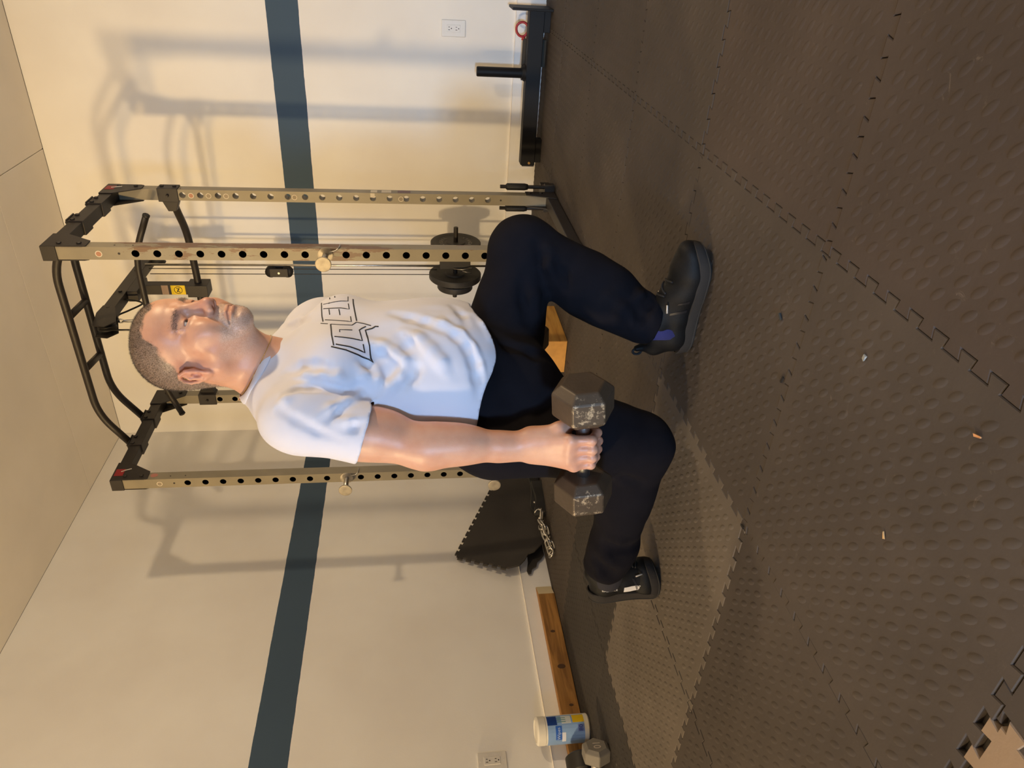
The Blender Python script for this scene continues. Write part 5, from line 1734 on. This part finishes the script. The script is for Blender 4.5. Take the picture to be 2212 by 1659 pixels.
def band(P, field, w, th, lift=0.0, off=0.0, nn=None):
    """flat ribbon lying on the garment along a loop"""
    n = len(P)
    N = field.grad(P); T = np.roll(P, -1, 0)-np.roll(P, 1, 0); T /= np.linalg.norm(T, axis=1)[:, None]
    B = np.cross(T, N); B /= np.linalg.norm(B, axis=1)[:, None]
    if nn is not None:
        B *= np.sign(B@nn)[:, None]
    N = np.cross(B, T)*np.sign((np.cross(B, T)*N).sum(1))[:, None]
    P = P+B*off
    sec = [(-0.5, -0.6), (-0.42, 0.5), (0, 1.0), (0.42, 0.5), (0.5, -0.6)]
    v = np.stack([P+B*w*s+N*(th*h+lift) for s, h in sec], 1).reshape(-1, 3)
    m = len(sec); f = []
    for i in range(n):
        j = (i+1) % n
        for k in range(m-1):
            f.append((i*m+k, j*m+k, j*m+k+1, i*m+k+1))
        f.append((i*m+m-1, j*m+m-1, j*m, i*m))
    return v, f


nnp = np.array((0.62, 0, 1.0))
c0 = np.array((2.068, -2.668, neck_z(2.068)))
P, nn = rim_loop(nnp, c0, 96, 0.03, 0.16)
kid('collar', band(P, SF, 0.020, 0.0022, 0.0010, -0.004, nnp), m_shirt, shirt, smooth=True)
# stitched hem of the near sleeve
kid('sleeve_hem', band(rim_loop((0.33, 0, 1.0), (J['shR']*0.46+J['elR']*0.54)+np.array((0.006, 0, 0)), 70, 0.02, 0.09)[0]+np.array((0, 0, 0.012)), SF, 0.0016, 0.0006, 0.0002), m_shirt, shirt)

# outlined letters across the chest: thin printed strokes just proud of the cloth
gs = []
for w, pl in CHEST_PRINT:
    P = np.array(pl)
    P = P[P[:, 1] < -2.535]
    if len(P) < 2:
        continue
    for _ in range(4):
        P = P-SF.eval_pts(P, 0.2)[:, None]*SF.grad(P)
    N = SF.grad(P)
    n = len(P)
    if n < 2:
        continue
    T = np.gradient(P, axis=0); T /= np.maximum(np.linalg.norm(T, axis=1), 1e-9)[:, None]
    B = np.cross(N, T)
    # sit on the wrinkled surface
    P = P-N*shirt_disp(P)[:, None]
    hw = 0.00125*w
    sec = [(-1, -0.0012), (-1, 0.0009), (1, 0.0009), (1, -0.0012)]
    v = np.stack([P+B*hw*s+N*h for s, h in sec], 1).reshape(-1, 3); f = []
    for i in range(n-1):
        for k in range(4):
            f.append((i*4+k, (i+1)*4+k, (i+1)*4+(k+1) % 4, i*4+(k+1) % 4))
    f += [(0, 1, 2, 3), tuple(4*(n-1)+k for k in (3, 2, 1, 0))]
    gs.append((v, f))
kid('chest_print', join(*gs), m_ink, shirt)

# ------------------------------------------------------------------ sweatpants
m_pants = mat('sweatpants_navy', '#17161b', 0.95, spec=0.08, bump=(700, 0.12), var=(18, 0.10))
PF = pants_field()


def pants_disp(p):
    q = p.copy()
    return -(vnoise(q, 11, 11)*0.0042+vnoise(q, 27, 12)*0.0018)


V, Q = PF.mesh(0.0050, disp=pants_disp)
keep = V[:, 2] < 0.60
keep &= ~((V[:, 0] > 2.0) & (V[:, 1] > -2.70) & (V[:, 2] < 0.080+(2.213-V[:, 0])*0.28) & (V[:, 2] < 0.14))
keep &= ~((V[:, 0] < 1.384+0.10*(V[:, 2]-0.15)) & (V[:, 2] < 0.30))
Q = Q[keep[Q].all(1)]
V, Q, _ = compact(V, Q)
V, b = smooth_border(V, Q, 10)
pants = kid('sweatpants', (V, Q.tolist()), m_pants, smooth=True)
pants['label'] = 'baggy navy black sweatpants'
md = pants.modifiers.new('thickness', 'SOLIDIFY'); md.thickness = 0.003; md.offset = -1
# sock showing above the front shoe, chain round the neck
kid('sock', tube([J['ankL']+np.array((0.012, 0, 0.05)), J['ankL']+np.array((-0.004, 0, 0.0)), (2.110, -2.567, 0.055)], [0.046, 0.046, 0.046], 24), mat('sock_blue', '#2d2f66', 0.9, bump=(400, 0.3)), smooth=True)
kid('sock', tube([J['ankR']+np.array((0.05, 0, 0)), J['ankR'], (1.35, -2.69, 0.15), (1.33, -2.69, 0.14)], [0.046, 0.048, 0.046, 0.038], 24), mat('sock_dark', '#23232b', 0.9), smooth=True)
P, nn = rim_loop((0.60, 0, 1.0), c0+np.array((0, 0, 0.003)), 80, 0.02, 0.12, BODY)
N = BODY.grad(P)
P = P+N*0.0012
kid('necklace', tube(P, 0.0010, 6, closed=True), mat('gold_chain', (0.75, 0.52, 0.22), 0.25, 1.0), smooth=True)

# ------------------------------------------------------------------ trainers, built flat then bent at the ball for the rear foot
m_upper = mat('shoe_black', '#0d0d0e', 0.6, bump=(500, 0.25), var=(40, 0.15), spec=0.22)
m_sole = mat('sole_grey', '#2f2c2a', 0.75, bump=(200, 0.15), spec=0.2)
m_tread = mat('sole_black', '#242322', 0.8)
m_lace = mat('lace_black', '#111013', 0.8)
m_logo = mat('logo_white', '#d9d6d2', 0.5)
m_logo2 = mat('logo_grey', '#b9b4ad', 0.5)
OUT = [(0.004, -0.022), (-0.004, 0.0), (0.004, 0.022), (0.03, 0.034), (0.08, 0.034), (0.13, 0.036), (0.18, 0.047), (0.225, 0.051), (0.262, 0.043), (0.288, 0.022), (0.294, 0.0), (0.288, -0.022), (0.265, -0.040), (0.23, -0.048), (0.18, -0.046), (0.13, -0.037), (0.08, -0.034), (0.03, -0.033)]


def loop_smooth(P, n=80):
    P = np.array(P+[P[0]], float)
    Q = np.vstack([P[-2:-1], P, P[1:3]])
    out = []
    per = n//(len(P)-1)+1
    for i in range(len(P)-1):
        p0, p1, p2, p3 = Q[i], Q[i+1], Q[i+2], Q[i+3]
        for k in range(per):
            t = k/per
            out.append(0.5*((2*p1)+(-p0+p2)*t+(2*p0-5*p1+4*p2-p3)*t*t+(-p0+3*p1-3*p2+p3)*t**3))
    return np.array(out)


def sole_geo(z0, z1, grow0=0.0, grow1=0.003, split=28):
    O = loop_smooth(OUT)
    C0 = np.array((0.145, 0)); n = len(O)
    d = O-C0; d /= np.linalg.norm(d, axis=1)[:, None]
    rings = []
    for z, g in ((z0, grow0-0.004), (z0+0.003, grow0), ((z0+z1)/2, (grow0+grow1)/2+0.001), (z1-0.003, grow1), (z1, grow1-0.003)):
        rings.append(np.column_stack([O+d*g, np.full(n, z)]))
    v = np.vstack(rings); f = []
    for i in range(len(rings)-1):
        f += [(i*n+k, i*n+(k+1) % n, (i+1)*n+(k+1) % n, (i+1)*n+k) for k in range(n)]
    # caps as strips across so that the sole can bend
    for r, rev in ((0, False), (len(rings)-1, True)):
        R = rings[r]
        cxs = np.linspace(R[:, 0].min()+0.004, R[:, 0].max()-0.004, split)
        base = len(v); pts = []
        for x in cxs:
            s = np.sign(R[:, 0]-x); ys = []
            for k in range(n):
                k2 = (k+1) % n
                if (R[k, 0]-x)*(R[k2, 0]-x) < 0:
                    t = (x-R[k, 0])/(R[k2, 0]-R[k, 0]); ys.append(R[k, 1]+t*(R[k2, 1]-R[k, 1]))
            pts += [(x, max(ys), R[0, 2]), (x, min(ys), R[0, 2])]
        v = np.vstack([v, pts])
        for k in range(split-1):
            q = (base+2*k, base+2*k+1, base+2*k+3, base+2*k+2)
            f.append(q if rev is True else q[::-1])
    # toe spring and heel curve
    v = v.copy()
    v[:, 2] += 0.020*sstep(v[:, 0], 0.215, 0.31)**1.5+0.006*sstep(-v[:, 0], -0.03, 0.02)
    return v, f


def shoe_field():
    F = Field()
    F.chain([(0.045, 0, 0.045), (0.10, 0, 0.050), (0.17, -0.001, 0.047), (0.225, 0, 0.039), (0.262, 0, 0.035)], [0.037, 0.038, 0.042, 0.044, 0.033], k=0.02, sq=None)
    F.ell((0.215, 0.002, 0.036), (0.075, 0.047, 0.030), k=0.02)
    F.ell((0.045, 0, 0.055), (0.044, 0.035, 0.052), k=0.02)
    F.cone((0.012, 0, 0.09), (0.075, 0, 0.098), 0.026, 0.034, k=0.02)
    F.cone((0.085, 0, 0.095), (0.155, 0, 0.075), 0.030, 0.026, k=0.02)
    F.cone((0.012, 0, 0.110), (0.004, 0, 0.132), 0.014, 0.009, k=0.012)
    # collar mouth
    F.ell((0.062, 0, 0.142), (0.052, 0.030, 0.046), k=0.008, op='s')
    F.ell((0.14, 0, -0.02), (0.4, 0.2, 0.044), k=0.004, op='s')
    return F


HF = shoe_field()
SV, SQ = HF.mesh(0.0036)
SV = relax(SV, SQ, 1, 0.4)
SV[:, 2] += 0.016*sstep(SV[:, 0], 0.215, 0.31)**1.5


def side_project(pts, side, lift):
    """drop (x, z) points onto the upper from the side"""
    P = np.array([(x, side*0.09, z) for x, z in pts], float)
    for _ in range(40):
        d = HF.eval_pts(P, 0.2); P[:, 1] -= side*np.clip(d, -0.01, 0.02)*0.8
    return P+HF.grad(P)*lift


def grid_patch(poly_a, poly_b, side, n=14, lift=0.0008):
    """patch between two (x, z) edges"""
    A = np.array(poly_a, float); B = np.array(poly_b, float)
    ti = np.linspace(0, 1, n)
    ia = np.stack([np.interp(ti, np.linspace(0, 1, len(A)), A[:, k]) for k in (0, 1)], 1)
    ib = np.stack([np.interp(ti, np.linspace(0, 1, len(B)), B[:, k]) for k in (0, 1)], 1)
    rows = [ia*(1-s)+ib*s for s in np.linspace(0, 1, 4)]
    P = side_project(np.vstack(rows), side, lift)
    f = [(r*n+k, r*n+k+1, (r+1)*n+k+1, (r+1)*n+k) for r in range(3) for k in range(n-1)]
    return P, f


def make_shoe(xform, side, tagname):
    """side = +1/-1: which way the outer face looks in shoe coordinates"""
    T = lambda g: (xform(np.asarray(g[0], float)), g[1])
    up = kid('shoe', T((SV, SQ.tolist())), m_upper, smooth=True)
    up['label'] = tagname
    kid('midsole', T(sole_geo(0.004, 0.030)), m_sole, up, smooth='auto')
    kid('outsole', T(sole_geo(-0.0005, 0.0065, -0.003, 0.0)), m_tread, up, smooth='auto')
    for k in range(5):
        x = 0.120+0.019*k
        pts = []
        for t in np.linspace(-1, 1, 11):
            pts.append((x+0.006*(1 if k % 2 else -1)*t, 0.021*t, 0.14))
        P = np.array(pts)
        for _ in range(40):
            d = HF.eval_pts(P, 0.2); P[:, 2] -= np.clip(d, -0.01, 0.02)*0.8
        P[:, 2] += 0.0015+0.016*sstep(P[:, 0], 0.215, 0.31)**1.5
        kid('lace', T(tube(P, 0.0026, 6)), m_lace, up, smooth=True)
    kid('lace', T(tube(curve_pts([(0.118, 0.010, 0.112), (0.105, 0.030, 0.112), (0.112, 0.044, 0.092), (0.125, 0.046, 0.075)], 20), 0.0024, 6)), m_lace, up, smooth=True)
    for sd in (-1, 1):
        kid('lace_tip', T(tube([(0.128, sd*0.040, 0.088), (0.148, sd*0.036, 0.090)], 0.0024, 6)), m_logo2, up, smooth=True)
        kid('overlay_strap', T(grid_patch([(0.118, 0.078), (0.124, 0.062), (0.130, 0.040)], [(0.124, 0.077), (0.131, 0.061), (0.138, 0.040)], sd, lift=0.0012)), mat('shoe_sheen', '#1e1d1f', 0.3), up)
        kid('overlay_strap', T(grid_patch([(0.150, 0.066), (0.153, 0.056), (0.157, 0.040)], [(0.155, 0.064), (0.159, 0.055), (0.165, 0.040)], sd, lift=0.0010)), mat('shoe_sheen', '#1e1d1f', 0.3), up)
    # heel pull loop
    kid('heel_loop', T(tube(np.array([(-0.006+0.008*cos(t), 0, 0.131+0.011*sin(t)) for t in np.linspace(0, 2*pi, 17)[:-1]]), 0.0035, 6, closed=True)), m_lace, up, smooth=True)
    # wing mark: two pale pieces narrowing towards the toe
    kid('side_mark', T(grid_patch([(0.094, 0.0545), (0.115, 0.056), (0.134, 0.055)], [(0.092, 0.039), (0.112, 0.0385), (0.147, 0.0415)], side, lift=0.0012)), m_logo, up)
    kid('side_mark', T(grid_patch([(0.1365, 0.055), (0.155, 0.0535), (0.181, 0.0465)], [(0.1495, 0.0415), (0.164, 0.0430), (0.181, 0.0455)], side, lift=0.0012)), m_logo, up)
    tx = text_geo('BALANCE', 0.0085)
    uv = [(0.052+(-side)*q[0]*1.25, 0.050+q[1]-0.10*(-side)*q[0]) for q in tx[0]]
    kid('heel_print', T((side_project(uv, side, 0.0008), tx[1])), m_logo, up)
    return up


def place_flat(o, yaw):
    R = rotm('Z', yaw)
    return lambda P: P@R.T+np.asarray(o)


def place_bent(o, yaw, xb, ang, soft=0.035):
    """rear part swings up about the ball of the foot (x = xb)"""
    R = rotm('Z', yaw)

    def fn(P):
        P = P.copy()
        s = np.clip((xb+soft/2-P[:, 0])/soft, 0, None)
        th = np.minimum(s, 1)*ang
        # circular bend of length soft, then a rigid swing
        rho = soft/ang
        l = np.minimum(np.maximum(xb+soft/2-P[:, 0], 0), soft)
        rest = np.maximum(xb-soft/2-P[:, 0], 0)
        a = l/soft*ang
        zc = P[:, 2]
        x = (xb+soft/2)-(rho-0*zc)*np.sin(a)-rest*np.cos(ang)+zc*np.sin(a)
        z = rho*(1-np.cos(a))+rest*np.sin(ang)+zc*np.cos(a)
        m = P[:, 0] < xb+soft/2
        Q = P.copy(); Q[m, 0] = x[m]; Q[m, 2] = z[m]
        return Q@R.T+np.asarray(o)
    return fn


make_shoe(place_flat((2.050, -2.570, 0.001), radians(-3)), 1, 'black trainer flat on the mat')
make_shoe(place_bent((1.118, -2.730, 0.001), radians(10), 0.192, radians(84)), -1, 'black trainer standing on its toes with white side mark')

# ------------------------------------------------------------------ the two dumbbells in his hands
m_cast = mat('worn_iron', '#4a3e31', 0.5, metal=0.25, bump=(120, 0.25), var=(16, 0.16))
nt, bb_ = nodes_of(m_cast)
old = bb_.inputs['Base Color'].links[0].from_socket
tc = new_node(nt, 'ShaderNodeTexCoord')
n_ = new_node(nt, 'ShaderNodeTexNoise', i_Scale=75.0, i_Detail=7.0, i_Roughness=0.75); nt.links.new(tc.outputs['Object'], n_.inputs['Vector'])
s_ = new_node(nt, 'ShaderNodeSeparateXYZ'); nt.links.new(tc.outputs['Normal'], s_.inputs['Vector'])
ab = new_node(nt, 'ShaderNodeMath', operation='ABSOLUTE'); nt.links.new(s_.outputs['Y'], ab.inputs[0])
ma = new_node(nt, 'ShaderNodeMapRange')
for k, v_ in (('From Min', 0.50), ('From Max', 0.80), ('To Min', -0.14), ('To Max', 0.015)):
    ma.inputs[k].default_value = v_
nt.links.new(ab.outputs[0], ma.inputs['Value'])
ad = new_node(nt, 'ShaderNodeMath', operation='ADD'); nt.links.new(ma.outputs[0], ad.inputs[0]); nt.links.new(n_.outputs['Fac'], ad.inputs[1])
gt = new_node(nt, 'ShaderNodeMapRange')
for k, v_ in (('From Min', 0.545), ('From Max', 0.62), ('To Min', 0.0), ('To Max', 1.0)):
    gt.inputs[k].default_value = v_
nt.links.new(ad.outputs[0], gt.inputs['Value'])
mx = new_node(nt, 'ShaderNodeMix', data_type='RGBA'); nt.links.new(gt.outputs[0], mx.inputs['Factor'])
nt.links.new(old, mx.inputs['A']); mx.inputs['B'].default_value = (*srgb('#a8967a'), 1)
nt.links.new(mx.outputs['Result'], bb_.inputs['Base Color'])
for G, sp, lab in ((GR, 0.119, 'worn iron hex dumbbell in his near right hand'), (GL, 0.119, 'dark iron hex dumbbell in his far left hand behind the front thigh')):
    c, ax = G['c'], G['ax']
    t = thing('dumbbell', lab, 'dumbbell', tuple(c-np.array((0, 0, 0.068))))
    for s in (-1, 1):
        pr = lathe([(0.046, -0.044), (0.0665, -0.026), (0.0665, 0.026), (0.046, 0.044)], 6)
        g = (pr[0]@rotm('Z', pi/6).T, pr[1])
        obj('head', xf(g, frame(ax, (0, 0, 1)), c+ax*s*sp), m_cast, t, bevel=0.003)
    obj('handle', tube([c-ax*(sp-0.03), c-ax*0.05, c, c+ax*0.05, c+ax*(sp-0.03)], [0.0145, 0.0150, 0.0165, 0.0150, 0.0145], 20), m_steel, t, smooth=True)
